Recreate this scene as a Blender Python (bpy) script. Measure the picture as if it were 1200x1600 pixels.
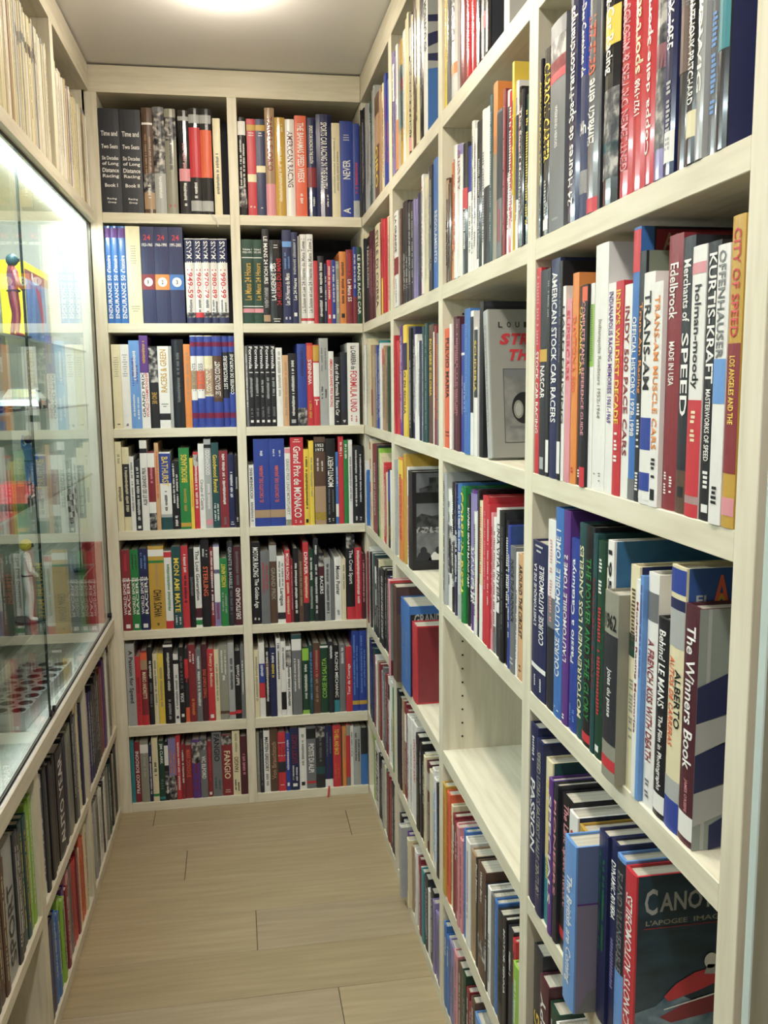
import bpy, bmesh, math, random
import numpy as np
from mathutils import Vector, Matrix
random.seed(7)
for o in list(bpy.data.objects): bpy.data.objects.remove(o)
SC = bpy.context.scene
COL = SC.collection
# ---------------------------------------------------------------- camera
F_PX, YAW, PITCH, ROLL = 1418.07, 0.1627, 0.1382, -0.0100
CAM = Vector((-0.4399, -3.076, 1.4565))
fw = Vector((math.sin(YAW)*math.cos(PITCH), math.cos(YAW)*math.cos(PITCH), -math.sin(PITCH)))
rt0 = Vector((math.cos(YAW), -math.sin(YAW), 0)); up0 = rt0.cross(fw)
rt = rt0*math.cos(ROLL) + up0*math.sin(ROLL); up = -rt0*math.sin(ROLL) + up0*math.cos(ROLL)
cd = bpy.data.cameras.new('camera'); cam = bpy.data.objects.new('camera', cd); COL.objects.link(cam)
cd.sensor_fit = 'VERTICAL'; cd.sensor_height = 24; cd.lens = F_PX/1600*24; cd.clip_start = 0.02
cam.matrix_world = Matrix(((rt.x, up.x, -fw.x, CAM.x), (rt.y, up.y, -fw.y, CAM.y), (rt.z, up.z, -fw.z, CAM.z), (0, 0, 0, 1)))
SC.camera = cam
def px_of(X):
    d = Vector(X)-CAM; return 600+F_PX*d.dot(rt)/d.dot(fw)
# ---------------------------------------------------------------- light
W = bpy.data.worlds.new('world'); SC.world = W; W.use_nodes = True
W.node_tree.nodes['Background'].inputs[0].default_value = (0.9, 0.95, 1, 1)
W.node_tree.nodes['Background'].inputs[1].default_value = 0.03
def area(name, loc, rot, size, power, color, sizey=None, shape='DISK'):
    l = bpy.data.lights.new(name, 'AREA'); l.energy = power; l.color = color; l.shape = shape; l.size = size
    if sizey: l.size_y = sizey
    o = bpy.data.objects.new(name, l); o.location = loc; o.rotation_euler = rot; COL.objects.link(o); return o
WARM = (1.0, 0.90, 0.76); NEUT = (1.0, 0.96, 0.91); COOL = (0.86, 0.95, 1.0)
LAMPS = [(-0.43, -0.60, 2.45), (-0.43, -1.75, 2.45), (-0.43, -2.9, 2.45), (-0.43, -4.0, 2.45)]
for i, p in enumerate(LAMPS):
    area('downlight_beam', (p[0], p[1], p[2]-0.02), (0, 0, 0), 0.14, (4.2, 6, 10.5, 3)[i], WARM if i < 2 else NEUT)
for i, p in enumerate(LAMPS[:3]):
    l = bpy.data.lights.new('downlight_glow', 'POINT'); l.energy = (3.8, 5.5, 5)[i]; l.color = WARM if i < 2 else NEUT; l.shadow_soft_size = 0.04
    o = bpy.data.objects.new('downlight_glow', l); o.location = (p[0], p[1], p[2]-0.07); COL.objects.link(o)
area('rear_fill', (-0.1, -4.9, 1.5), (math.radians(90), 0, 0), 1.8, 1.2, (0.93, 0.97, 1.0), 1.9, 'RECTANGLE')  # added soft fill from the unseen shop end; no window stands there
area('case_led_beam', (-0.905, -1.2, 1.972), (0, math.radians(16), 0), 0.03, 62, COOL, 2.3, 'RECTANGLE')
SC.view_settings.view_transform = 'Standard'; SC.view_settings.look = 'None'
SC.view_settings.gamma = 1; SC.view_settings.use_curve_mapping = False
SC.view_settings.exposure = 0.06
# ---------------------------------------------------------------- tags
def tag(o, label=None, cat=None, group=None, kind=None):
    if label: o['label'] = label
    if cat: o['category'] = cat
    if group: o['group'] = group
    if kind: o['kind'] = kind
    return o
def lin(h):
    h = h.lstrip('#'); v = [int(h[i:i+2], 16)/255 for i in (0, 2, 4)]
    return tuple((c/12.92 if c <= 0.04045 else ((c+0.055)/1.055)**2.4) for c in v)+(1,)
# ---------------------------------------------------------------- materials
PAL = dict(k='18181c', K='25282f', g='6e7072', G='a6a8a6', w='e4e2dc', c='ded3aa', y='e6c62e', Y='c2982a', o='dc832e', O='dc5a2c',
           r='c4202e', R='84202a', m='4e1b28', p='d68a92', b='203b94', B='1b2350', l='5f93d2', s='2f6cb4', t='20818a', T='1c4a4c',
           n='1f7f3c', N='14402c', L='8fc03a', v='582c80', V='8478ac', z='5a4030', Z='a88a68', a='8f8e7e', e='cfa070')
WORD = dict(k='black', K='charcoal', g='grey', G='light grey', w='white', c='cream', y='yellow', Y='mustard', o='amber', O='orange',
            r='red', R='dark red', m='maroon', p='pink', b='blue', B='navy', l='light blue', s='bright blue', t='teal', T='dark teal',
            n='green', N='dark green', L='lime green', v='purple', V='lavender', z='brown', Z='tan', a='grey beige', e='light tan', q='photo printed')
MATS = {}
def plin(code):   # haze put into the colours: palette slightly greyed, blacks lifted
    r, g, b, a = lin(PAL[code]); m = (r+g+b)/3; t = 0.10
    return (r*(1-t)+m*t+.002, g*(1-t)+m*t+.002, b*(1-t)+m*t+.003, 1)
def principled(name, col, rough=0.5, metal=0.0, noise=0.0, nscale=30.0, bump=0.0, emit=None, estr=0.0, coat=0.0, stretch=None):
    if name in MATS: return MATS[name]
    m = bpy.data.materials.new(name); m.use_nodes = True; nt = m.node_tree; bs = nt.nodes['Principled BSDF']
    bs.inputs['Base Color'].default_value = col; bs.inputs['Roughness'].default_value = rough; bs.inputs['Metallic'].default_value = metal
    if coat: bs.inputs['Coat Weight'].default_value = coat; bs.inputs['Coat Roughness'].default_value = 0.06
    if emit: bs.inputs['Emission Color'].default_value = emit; bs.inputs['Emission Strength'].default_value = estr
    if noise or bump:
        tc = nt.nodes.new('ShaderNodeTexCoord'); n = nt.nodes.new('ShaderNodeTexNoise'); n.inputs['Scale'].default_value = nscale
        n.inputs['Detail'].default_value = 4
        mp = nt.nodes.new('ShaderNodeMapping'); nt.links.new(tc.outputs['Object'], mp.inputs[0]); nt.links.new(mp.outputs[0], n.inputs['Vector'])
        if stretch: mp.inputs['Scale'].default_value = stretch
        if noise:
            mx = nt.nodes.new('ShaderNodeMix'); mx.data_type = 'RGBA'
            d = tuple(c*(1-noise) for c in col[:3])+(1,); l = tuple(min(1, c*(1+noise*0.6)+noise*0.01) for c in col[:3])+(1,)
            mx.inputs[6].default_value = d; mx.inputs[7].default_value = l
            nt.links.new(n.outputs['Fac'], mx.inputs[0]); nt.links.new(mx.outputs[2], bs.inputs['Base Color'])
        if bump:
            b = nt.nodes.new('ShaderNodeBump'); b.inputs['Strength'].default_value = bump; b.inputs['Distance'].default_value = 0.002
            nt.links.new(n.outputs['Fac'], b.inputs['Height']); nt.links.new(b.outputs[0], bs.inputs['Normal'])
    MATS[name] = m; return m
def ramp_mat(name, stops, scale=40, rough=0.4, detail=3, stretch=(1, 1, 1), kind='noise'):
    if name in MATS: return MATS[name]
    m = bpy.data.materials.new(name); m.use_nodes = True; nt = m.node_tree; bs = nt.nodes['Principled BSDF']; bs.inputs['Roughness'].default_value = rough
    tc = nt.nodes.new('ShaderNodeTexCoord'); mp = nt.nodes.new('ShaderNodeMapping'); mp.inputs['Scale'].default_value = stretch
    n = nt.nodes.new('ShaderNodeTexNoise'); n.inputs['Scale'].default_value = scale; n.inputs['Detail'].default_value = detail
    r = nt.nodes.new('ShaderNodeValToRGB'); cr = r.color_ramp
    while len(cr.elements) < len(stops): cr.elements.new(0.5)
    for e, (p, c) in zip(cr.elements, stops): e.position = p; e.color = c
    nt.links.new(tc.outputs['Object'], mp.inputs[0]); nt.links.new(mp.outputs[0], n.inputs['Vector'])
    nt.links.new(n.outputs['Fac'], r.inputs[0]); nt.links.new(r.outputs[0], bs.inputs['Base Color'])
    MATS[name] = m; return m
def cm(code, gloss=False):
    if code == 'q': return ramp_mat('photo_print', [(0.38, lin('1a1a1e')), (0.5, lin('5c5a5a')), (0.62, lin('b8b4ac'))], 55)
    nm = WORD[code].replace(' ', '_')+('_gloss_jacket' if gloss else '_jacket')
    return principled(nm, plin(code), 0.2 if gloss else 0.42, noise=0.10, nscale=35, coat=0.5 if gloss else 0.0)
def ink(code): return cm(code) if code == 'q' else principled(WORD[code].replace(' ', '_')+'_ink', plin(code), 0.45)
WOOD = ramp_mat('whitewashed_wood', [(0.25, lin('cbc3ac')), (0.5, lin('d9d2bb')), (0.75, lin('e2dbc8'))], 9, 0.5, 6, (9, 9, 0.7))
WOODH = ramp_mat('whitewashed_wood_level', [(0.25, lin('cbc3ac')), (0.5, lin('d9d2bb')), (0.75, lin('e2dbc8'))], 9, 0.5, 6, (0.7, 9, 9))
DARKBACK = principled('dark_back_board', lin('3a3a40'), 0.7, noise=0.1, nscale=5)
PAPER = ramp_mat('page_edges', [(0.3, lin('a8a190')), (0.7, lin('c6c0b0'))], 8, 0.8, 2, (60, 1, 1))
BLACKM = principled('black_metal', lin('16161a'), 0.4, 0.5)
CHROME = principled('brushed_aluminium', lin('d4d6d6'), 0.35, 0.35, noise=0.05, nscale=60)
DARKHOLE = principled('hole_shadow_plug', lin('14120f'), 0.9)
def glass_mat(name, tint, f0=0.04):
    m = bpy.data.materials.new(name); m.use_nodes = True; nt = m.node_tree; nt.nodes.clear(); N = nt.nodes.new; L = nt.links.new
    g = N('ShaderNodeNewGeometry'); dot = N('ShaderNodeVectorMath'); dot.operation = 'DOT_PRODUCT'; L(g.outputs['Incoming'], dot.inputs[0]); L(g.outputs['Normal'], dot.inputs[1])
    ab = N('ShaderNodeMath'); ab.operation = 'ABSOLUTE'; L(dot.outputs['Value'], ab.inputs[0])
    su = N('ShaderNodeMath'); su.operation = 'SUBTRACT'; su.inputs[0].default_value = 1; su.use_clamp = True; L(ab.outputs[0], su.inputs[1])
    pw = N('ShaderNodeMath'); pw.operation = 'POWER'; pw.inputs[1].default_value = 5; L(su.outputs[0], pw.inputs[0])
    ma = N('ShaderNodeMath'); ma.operation = 'MULTIPLY_ADD'; ma.inputs[1].default_value = 1-f0; ma.inputs[2].default_value = f0; L(pw.outputs[0], ma.inputs[0])
    tr = N('ShaderNodeBsdfTransparent'); tr.inputs[0].default_value = tint; gl = N('ShaderNodeBsdfGlossy'); gl.inputs['Roughness'].default_value = 0.0
    mx = N('ShaderNodeMixShader'); L(ma.outputs[0], mx.inputs[0]); L(tr.outputs[0], mx.inputs[1]); L(gl.outputs[0], mx.inputs[2])
    out = N('ShaderNodeOutputMaterial'); L(mx.outputs[0], out.inputs[0]); return m
GLASS = glass_mat('clear_glass', (0.95, 0.985, 0.965, 1)); GLASS_EDGE = principled('green_glass_edge', lin('c3d2cc'), 0.15, noise=0.12, nscale=8, stretch=(1, 1, 0.3))
# ---------------------------------------------------------------- mesh helpers
def empty(name, parent=None, loc=(0, 0, 0), rz=0.0):
    o = bpy.data.objects.new(name, None); o.empty_display_size = 0.05; COL.objects.link(o); o.location = loc; o.rotation_euler = (0, 0, rz)
    if parent: o.parent = parent
    return o
def link(name, me, mat=None, parent=None, loc=None):
    o = bpy.data.objects.new(name, me); COL.objects.link(o)
    if mat is not None:
        for m in (mat if isinstance(mat, (list, tuple)) else [mat]): me.materials.append(m)
    if parent: o.parent = parent
    if loc: o.location = loc
    return o
def box_bm(bm, x0, x1, y0, y1, z0, z1, bev=0.0):
    vs = [bm.verts.new(p) for p in ((x0, y0, z0), (x1, y0, z0), (x1, y1, z0), (x0, y1, z0), (x0, y0, z1), (x1, y0, z1), (x1, y1, z1), (x0, y1, z1))]
    fs = [bm.faces.new([vs[i] for i in f]) for f in ((0, 3, 2, 1), (4, 5, 6, 7), (0, 1, 5, 4), (1, 2, 6, 5), (2, 3, 7, 6), (3, 0, 4, 7))]
    if bev:
        es = list({e for f in fs for e in f.edges}); bmesh.ops.bevel(bm, geom=es, offset=bev, segments=1, affect='EDGES')
def box(name, x0, x1, y0, y1, z0, z1, mat, parent=None, bev=0.0):
    """box whose origin sits at its base centre"""
    cx, cy = (x0+x1)/2, (y0+y1)/2
    bm = bmesh.new(); box_bm(bm, x0-cx, x1-cx, y0-cy, y1-cy, 0, z1-z0, bev)
    me = bpy.data.meshes.new(name); bm.to_mesh(me); bm.free(); return link(name, me, mat, parent, (cx, cy, z0))
def bmobj(name, bm, mat, parent=None, smooth=False, loc=None):
    me = bpy.data.meshes.new(name); bm.to_mesh(me); bm.free()
    if smooth:
        for p in me.polygons: p.use_smooth = True
    return link(name, me, mat, parent, loc)
def pd(name, verts, faces, mat, parent=None, loc=None):
    me = bpy.data.meshes.new(name); me.from_pydata([tuple(v) for v in verts], [], faces); me.update(); return link(name, me, mat, parent, loc)
def cyl(bm, p0, p1, r0, r1=None, n=12, cap=True):
    p0, p1 = Vector(p0), Vector(p1); r1 = r0 if r1 is None else r1
    d = (p1-p0).normalized(); a = d.orthogonal().normalized(); b = d.cross(a)
    A = [bm.verts.new(p0+(a*math.cos(t)+b*math.sin(t))*r0) for t in [2*math.pi*i/n for i in range(n)]]
    B = [bm.verts.new(p1+(a*math.cos(t)+b*math.sin(t))*r1) for t in [2*math.pi*i/n for i in range(n)]]
    for i in range(n): bm.faces.new((A[i], A[(i+1) % n], B[(i+1) % n], B[i]))
    if cap: bm.faces.new(A[::-1]); bm.faces.new(B)
TXT = {}
def text_geo(s, bold=0.016):
    if (s, bold) in TXT: return TXT[(s, bold)]
    cu = bpy.data.curves.new('t', 'FONT'); cu.body = s; cu.resolution_u = 2; cu.size = 1; cu.offset = bold
    o = bpy.data.objects.new('t', cu); me = bpy.data.meshes.new_from_object(o)
    V = np.array([v.co[:2] for v in me.vertices]) if len(me.vertices) else np.zeros((0, 2)); Fc = [tuple(p.vertices) for p in me.polygons]
    bpy.data.objects.remove(o); bpy.data.curves.remove(cu); bpy.data.meshes.remove(me)
    if len(V): V = (V-V.min(0))/(V.max(0)-V.min(0)).clip(1e-6); 
    asp = 0
    TXT[(s, bold)] = (V, Fc); return V, Fc
def textlen(s): return sum({'i': .3, 'l': .3, 'I': .35, ' ': .4, '1': .5, "'": .25, '.': .3, '-': .45, 'M': 1.05, 'm': 1.0, 'W': 1.1, 'w': .9}.get(ch, .72 if ch.isupper() else .62) for ch in s)
# ---------------------------------------------------------------- levels (metres)
T = [0, 2.3697, 1.9771, 1.6345, 1.2955, 0.9557, 0.6144, 0.2737]
B = [0, 2.0088, 1.6642, 1.3250, 0.9857, 0.6449, 0.3100, 0.0322]
CEIL = 2.45
# ---------------------------------------------------------------- the setting
fl = box('floor', -1.3, 1.3, -5.0, 0.36, -0.05, -0.004, principled('subfloor', lin('4a4236'), 0.8)); tag(fl, kind='structure')
PL = [ramp_mat('oak_plank_%s' % n, [(0.15, lin(a)), (0.5, lin(b)), (0.85, lin(c))], 4.5, 0.5, 10, (0.9, 16, 9)) for n, a, b, c in
      (('pale', '8f7f62', 'a08f6f', 'ad9c7c'), ('mid', '87785a', '998868', 'a69574'), ('warm', '917f62', 'a18f71', 'ae9c7e'), ('grey', '8b7b62', '9b8b70', 'a9997d'))]
seams = {0: -0.10, 1: -0.625, 2: 0.35, 3: -0.422, 4: -1.02, 5: -0.231, 6: -0.75}
yy = 0.36; k = 0; edges = [0.36, 0.07, -0.113, -0.295, -0.478, -0.672, -0.858, -1.042, -1.226]
while edges[-1] > -4.9: edges.append(edges[-1]-0.185)
offs = [None, None, -0.10, -0.628, -0.9, -0.422, -1.15, -0.231]
for i in range(len(edges)-1):
    a, b = edges[i+1], edges[i]
    s = offs[i] if i < len(offs) and offs[i] is not None else -0.231-((i*0.43) % 1.2)
    if i == 1: s = -0.75
    if i == 4: s = 0.3
    xs = sorted({-1.3, 1.3} | {x for x in (s-1.2, s, s+1.2) if -1.3 < x < 1.3})
    for x0, x1 in zip(xs, xs[1:]):
        bm = bmesh.new(); box_bm(bm, -(x1-x0)/2+.0008, (x1-x0)/2-.0008, -(b-a)/2+.0008, (b-a)/2-.0008, 0, 0.0039, 0.0008)
        o = bmobj('plank', bm, PL[random.randrange(4)], fl, loc=((x0+x1)/2, (a+b)/2, 0.046+0))
        o.location = ((x0+x1)/2-fl.location.x, (a+b)/2-fl.location.y, 0.046)
tag(box('ceiling', -1.3, 1.3, -5.0, 0.36, CEIL+0.006, CEIL+0.06, principled('ceiling_paint', lin('e2dfda'), 0.8, noise=0.03, nscale=3)), kind='structure')
WD = principled('shop_wall_paint', lin('77726a'), 0.8, noise=0.03, nscale=4)
WP = principled('wall_paint', lin('cfcac0'), 0.8, noise=0.03, nscale=4)
tag(box('wall_back', -1.3, 0.42, 0.36, 0.42, 0, CEIL+.006, WP), kind='structure')
tag(box('wall_left', -1.36, -1.3, -5.0, 0.42, 0, CEIL+.006, WP), kind='structure')
tag(box('wall_right', 0.36, 0.42, -2.62, 0.36, 0, CEIL+.006, WP), kind='structure')
tag(box('wall_front', -1.3, 1.3, -5.06, -5.0, 0, CEIL+.006, WD), kind='structure')
tag(box('wall_side', 1.3, 1.36, -5.0, -2.62, 0, CEIL+.006, WD), kind='structure')
tag(box('wall_return', 0.42, 1.3, -2.62, -2.56, 0, CEIL+.006, WP), kind='structure')
# ---------------------------------------------------------------- lamps
places = ['nearest the back bookcase', 'second from the back bookcase', 'above the camera', 'farthest from the back bookcase']
for i, p in enumerate(LAMPS):
    L = empty('ceiling_downlight', None, (p[0], p[1], CEIL)); tag(L, 'round recessed ceiling downlight, '+places[i], 'lamp', 'downlights in the ceiling')
    bm = bmesh.new(); n = 28
    ring = [[bm.verts.new((r*math.cos(2*math.pi*j/n), r*math.sin(2*math.pi*j/n), z)) for j in range(n)] for r, z in ((0.095, 0.005), (0.092, -0.004), (0.078, -0.004), (0.074, 0.005))]
    for a, b in zip(ring, ring[1:]):
        for j in range(n): bm.faces.new((a[j], b[j], b[(j+1) % n], a[(j+1) % n]))
    bmobj('trim_ring', bm, principled('white_lamp_ring', lin('e8e6e0'), 0.4), L, True)
    bm = bmesh.new(); cyl(bm, (0, 0, 0.0055), (0, 0, 0.003), 0.076, n=28)
    bmobj('diffuser', bm, principled('lit_diffuser', (1, 1, 1, 1), 0.4, emit=(1, .93, .78, 1), estr=9), L)
# ---------------------------------------------------------------- bookcases (local frame: X along the shelf to the viewer's right, Y into the case, Z up)
BACK = empty('bookcase', None, (0, 0, 0)); tag(BACK, 'cream wood bookcase across the back wall, two bays of seven shelves', 'bookcase', 'bookcases')
RIGHT = empty('bookcase', None, (0, 0, 0), math.radians(-90)); tag(RIGHT, 'cream wood bookcase along the right wall, four tall bays', 'bookcase', 'bookcases')
SK = math.radians(89.0)
LEFT = empty('bookcase', None, (-0.862, 0, 0), SK); tag(LEFT, 'low cream wood bookcase under the glass display case on the left', 'bookcase', 'bookcases')
UP = empty('wall_shelf', None, (-0.850, 0, 2.0), SK); tag(UP, 'high cream wood shelf unit of magazines above the glass display case', 'shelf')
D = 0.29; BV = 0.0008
def panel(par, name, x0, x1, z0, z1, y0=0, y1=D): return box(name, x0, x1, y0, y1, z0, z1, WOOD, par, BV)
def shelf(par, name, x0, x1, z0, z1, y0=0.0004, y1=D): return box(name, x0, x1, y0, y1, z0, z1, WOODH, par, BV)
def pins(par, x, side, z0, z1, y, n):
    bm = bmesh.new()
    for i in range(n):
        z = z0+(z1-z0)*i/(n-1); cyl(bm, (x, y, z), (x+side*0.0012, y, z), 0.0022, n=8)
    o = bmobj('pin_hole', bm, DARKHOLE, par); tag(o, kind='stuff')
XL, X1, X2, X3 = -0.866, -0.8283, -0.4291, -0.3986
panel(BACK, 'side_panel', XL, X1, 0, T[1]); panel(BACK, 'divider', X2, X3, 0, T[1]); panel(BACK, 'side_panel', 0.0, 0.018, 0, T[1], 0.02)
box('back_panel', XL, 0.018, D, D+0.008, 0, T[1], DARKBACK, BACK)
box('top_rail', XL, -0.0004, 0, D, T[1], CEIL, WOODH, BACK, BV)
for a, b in ((X1, X2), (X3, -0.0002)):
    for i in range(1, 7): shelf(BACK, 'shelf', a+.0002, b-.0002, T[i+1], B[i])
    shelf(BACK, 'plinth', a+.0002, b-.0002, 0, B[7])
ds = [(-.0, -.0), (0.5397, 0.5842), (1.141, 1.178), (1.7367, 1.7744), (2.334, 2.368)]
panel(RIGHT, 'side_panel', -0.018, 0.0, 0, T[1], 0.0015)
for i, (a, b) in enumerate(ds[1:]): panel(RIGHT, 'side_panel' if i == 3 else 'divider', a, b, 0, T[1])
box('back_panel', -0.018, 2.368, D, D+0.008, 0, T[1], DARKBACK, RIGHT)
box('top_rail', 0.0, 2.368, 0, D, T[1], CEIL, WOODH, RIGHT, BV)
RB = [(0.0002, ds[1][0])]+[(ds[i][1], ds[i+1][0]) for i in (1, 2, 3)]
for a, b in RB:
    for i in range(1, 7): shelf(RIGHT, 'shelf', a+.0002, b-.0002, T[i+1], B[i])
    shelf(RIGHT, 'plinth', a+.0002, b-.0002, 0, B[7])
for bay in (1, 2, 3):
    x = RB[bay][0]
    for r in (1, 2, 3, 4, 5, 6): pins(RIGHT, x, 1, B[r]+0.03, T[r]-0.03, 0.045, 9)
# left: low bookcase
LB = [(-0.5397, -0.019), (-1.111, -0.5747), (-1.72, -1.1487), (-2.38, -1.7570)]
LZ = dict(A=(0.325, 0.650), B=(0.032, 0.298))
panel(LEFT, 'side_panel', -0.019, -0.001, 0, 0.650, 0.003)
for a, b in ((-0.5747, -0.5397), (-1.1487, -1.111), (-1.757, -1.72), (-2.415, -2.38)): panel(LEFT, 'divider', a, b, 0, 0.650)
for a, b in LB:
    shelf(LEFT, 'shelf', a+.0002, b-.0002, 0.298, 0.325); shelf(LEFT, 'plinth', a+.0002, b-.0002, 0, 0.032)
box('back_panel', -2.415, -0.001, D, D+0.008, 0, 0.65, DARKBACK, LEFT)
# upper shelf unit
zt = T[1]-2.0
for a, b in ((-0.5747, -0.5397), (-1.1487, -1.111), (-1.757, -1.72), (-2.415, -2.38)): panel(UP, 'divider', a, b, 0.0088, zt)
panel(UP, 'side_panel', -0.019, -0.012, 0.0088, zt, 0.02)
box('bottom_board', -2.415, -0.012, 0, D, -0.0245, 0.0088, WOODH, UP, BV); box('top_rail', -2.415, -0.012, 0, D, zt, CEIL-2.0, WOODH, UP, BV)
box('back_panel', -2.415, -0.012, D, D+0.008, 0, zt, principled('grey_back_board', lin('6b6458'), 0.7), UP)
# ---------------------------------------------------------------- books
ORD = 'first second third fourth fifth sixth seventh eighth ninth tenth eleventh twelfth thirteenth fourteenth fifteenth sixteenth seventeenth eighteenth nineteenth twentieth twenty-first twenty-second twenty-third twenty-fourth twenty-fifth twenty-sixth twenty-seventh twenty-eighth twenty-ninth thirtieth thirty-first thirty-second thirty-third thirty-fourth thirty-fifth thirty-sixth thirty-seventh thirty-eighth thirty-ninth fortieth forty-first forty-second forty-third forty-fourth forty-fifth forty-sixth forty-seventh forty-eighth'.split()
def plane_text(name, s, O, A, Bv, w, h, mat, par, yfun=None, eps=0.0):
    V, Fc = text_geo(s)
    if not len(V): return
    P = np.array(O)[None, :]+V[:, :1]*w*np.array(A)[None, :]+V[:, 1:2]*h*np.array(Bv)[None, :]
    if yfun is not None: P[:, 1] = yfun(P[:, 0])-eps
    return pd(name, P, Fc, mat, par)
def book(par, x0, x1, zb, h, code, segs, bands, gloss=False, out=0.0, depth=0.2, name='book', lean=0.0, thin=False):
    w = x1-x0-0.0007; tb = 0.0012 if thin else min(0.0028, w*0.22); bulge = 0.0005 if thin else min(0.006, w*0.13) if gloss else min(.0015, w*.06)
    n = 4; hb = w/2
    outer = [(-hb, depth)]+[(-hb+w*i/n, bulge*((2*i/n-1)**2)) for i in range(n+1)]+[(hb, depth)]
    inner = [(hb-tb, depth), (hb-tb, bulge+tb), (-hb+tb, bulge+tb), (-hb+tb, depth)]
    ring = outer+inner; m = len(ring)
    V = [(x, y, 0) for x, y in ring]+[(x, y, h) for x, y in ring]
    Fc = [((i, (i+1) % m, m+(i+1) % m, m+i)) for i in range(m)]
    # caps as strips: ring = 0 backL,1..n+1 arc,n+2 backR,n+3 inR,n+4 inRf,n+5 inLf,n+6 inL
    capb = [(0, 1, n+5, n+6), (n+1, n+2, n+3, n+4), tuple([1]+list(range(2, n+2))+[n+4, n+5])]
    for c in capb: Fc.append(tuple(c[::-1])); Fc.append(tuple(m+i for i in c))
    o = pd(name, V, Fc, cm(code, gloss), par, ((x0+x1)/2, -out, zb))
    if lean: o.rotation_euler = (0, lean, 0)
    gi = 0.0 if thin else 0.003
    if w-2*tb > 0.002:
        bm = bmesh.new(); box_bm(bm, -hb+tb+.0001, hb-tb-.0001, bulge+tb+.0002, depth-gi-.001, gi+.0003, h-gi-.0003)
        bmobj('pages', bm, PAPER, o)
    def yf(x): return bulge*(2*np.asarray(x)/w)**2
    for (a, b, c) in bands:
        z0, z1 = a/100*h, b/100*h; vs = []; fs = []; k = n; wf = .5 if (b-a <= 7 and a < 16 and c in 'wGk' and code != c) else 1.0
        for i in range(k+1):
            x = (-hb+w*i/k)*wf
            vs += [(x, float(yf(x))-.0003, z0), (x, float(yf(x))-.0003, z1)]
        for i in range(k): fs.append((2*i, 2*i+2, 2*i+3, 2*i+1))
        pd('spine_band', vs, fs, ink(c), o)
    for (a, b, c, mode, s) in segs:
        z0, z1 = a/100*h, b/100*h; L = z1-z0; yfun = yf; eps = 0.0006
        if mode[0] in 'UD' and s.strip('- '):
            lines = [s] if '/' not in s else s.split('/')
            if len(mode) > 1:
                side = (-1 if mode[1] == '1' else 1); slots = [(side*hb*0.42, w*0.36)]
            elif len(lines) > 1: slots = [(hb*0.42*(1 if mode[0] == 'D' else -1), w*.34), (-hb*0.42*(1 if mode[0] == 'D' else -1), w*.34)]
            else: slots = [(0, w*0.58)]
            for ln, (cx, hh) in zip(lines, slots):
                hh = min(hh, L/textlen(ln)*1.9)
                if mode[0] == 'D': plane_text('title', ln, (cx-hh/2, 0, z1), (0, 0, -1), (1, 0, 0), L, hh, ink(c), o, yfun, eps)
                else: plane_text('title', ln, (cx+hh/2, 0, z0), (0, 0, 1), (-1, 0, 0), L, hh, ink(c), o, yfun, eps)
        elif mode == 'H':
            lines = s.split('/'); lh = L/len(lines)
            for i, ln in enumerate(lines):
                ww = min(w*0.8, lh*0.75*textlen(ln)); zz = z1-(i+1)*lh+lh*0.15
                plane_text('title', ln, (-ww/2, 0, zz), (1, 0, 0), (0, 0, 1), ww, min(lh*0.7, ww/textlen(ln)*1.5), ink(c), o, yfun, eps)
        else:
            vs = []; fs = []
            def q(xa, xb, za, zc):
                i = len(vs); vs.extend([(xa, float(yf(xa))-eps, za), (xb, float(yf(xb))-eps, za), (xb, float(yf(xb))-eps, zc), (xa, float(yf(xa))-eps, zc)]); fs.append((i, i+1, i+2, i+3))
            if mode == 'X':
                z = z1
                while z > z0+0.002:
                    ww = w*random.uniform(.25, .62); x = -ww/2
                    while x < ww/2:
                        q(x, min(x+.0022, ww/2), z-.0028, z); x += .0032
                    z -= .0075
            else:
                rows = 2 if w > 0.024 and random.random() < .5 else 1
                for r in range(rows):
                    cx = 0 if rows == 1 else (-1, 1)[r]*hb*.4; hh = (min(.46*w, .009) if rows == 1 else min(.28*w, .006)); z = z1-(random.uniform(0, .25)*L if r else 0)
                    zend = z0+random.uniform(0, .15)*L; st = hh*.5
                    while z > zend:
                        if random.random() > .13:
                            a2 = hh*random.choice((.5, .5, .36)); q(cx-hh*.5*random.choice((.7, .7, 1)), cx+a2, z-st*.62, z)
                        z -= st
            if fs: pd('title', vs, fs, ink(c), o)
    return o, w, bulge
CD = {'B': (BACK, None)}
OUTF = {}
CASES = {'BL': ('back bookcase left bay',), 'BR': ('back bookcase right bay',), 'R1': ('right wall farthest bay',), 'R2': ('right wall third-nearest bay',), 'R3': ('right wall second-nearest bay',), 'R4': ('right wall nearest bay',),
         'L1': ('low left bookcase farthest bay',), 'L2': ('low left bookcase second-farthest bay',), 'L3': ('low left bookcase second-nearest bay',), 'L4': ('low left bookcase nearest bay',)}
ROWN = {1: 'top shelf', 2: 'second shelf down', 3: 'third shelf down', 4: 'fourth shelf down', 5: 'fifth shelf down', 6: 'sixth shelf down', 7: 'bottom shelf'}
def solve(frame, u, zz):
    lo, hi = (-1.0, 0.1) if frame == 'B' else (0.0, 2.7)
    f = (lambda s: px_of((s, 0, zz))) if frame == 'B' else (lambda s: px_of((0, -s, zz)))
    for _ in range(40):
        mid = (lo+hi)/2
        if f(mid) < u: lo = mid
        else: hi = mid
    return lo
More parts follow.
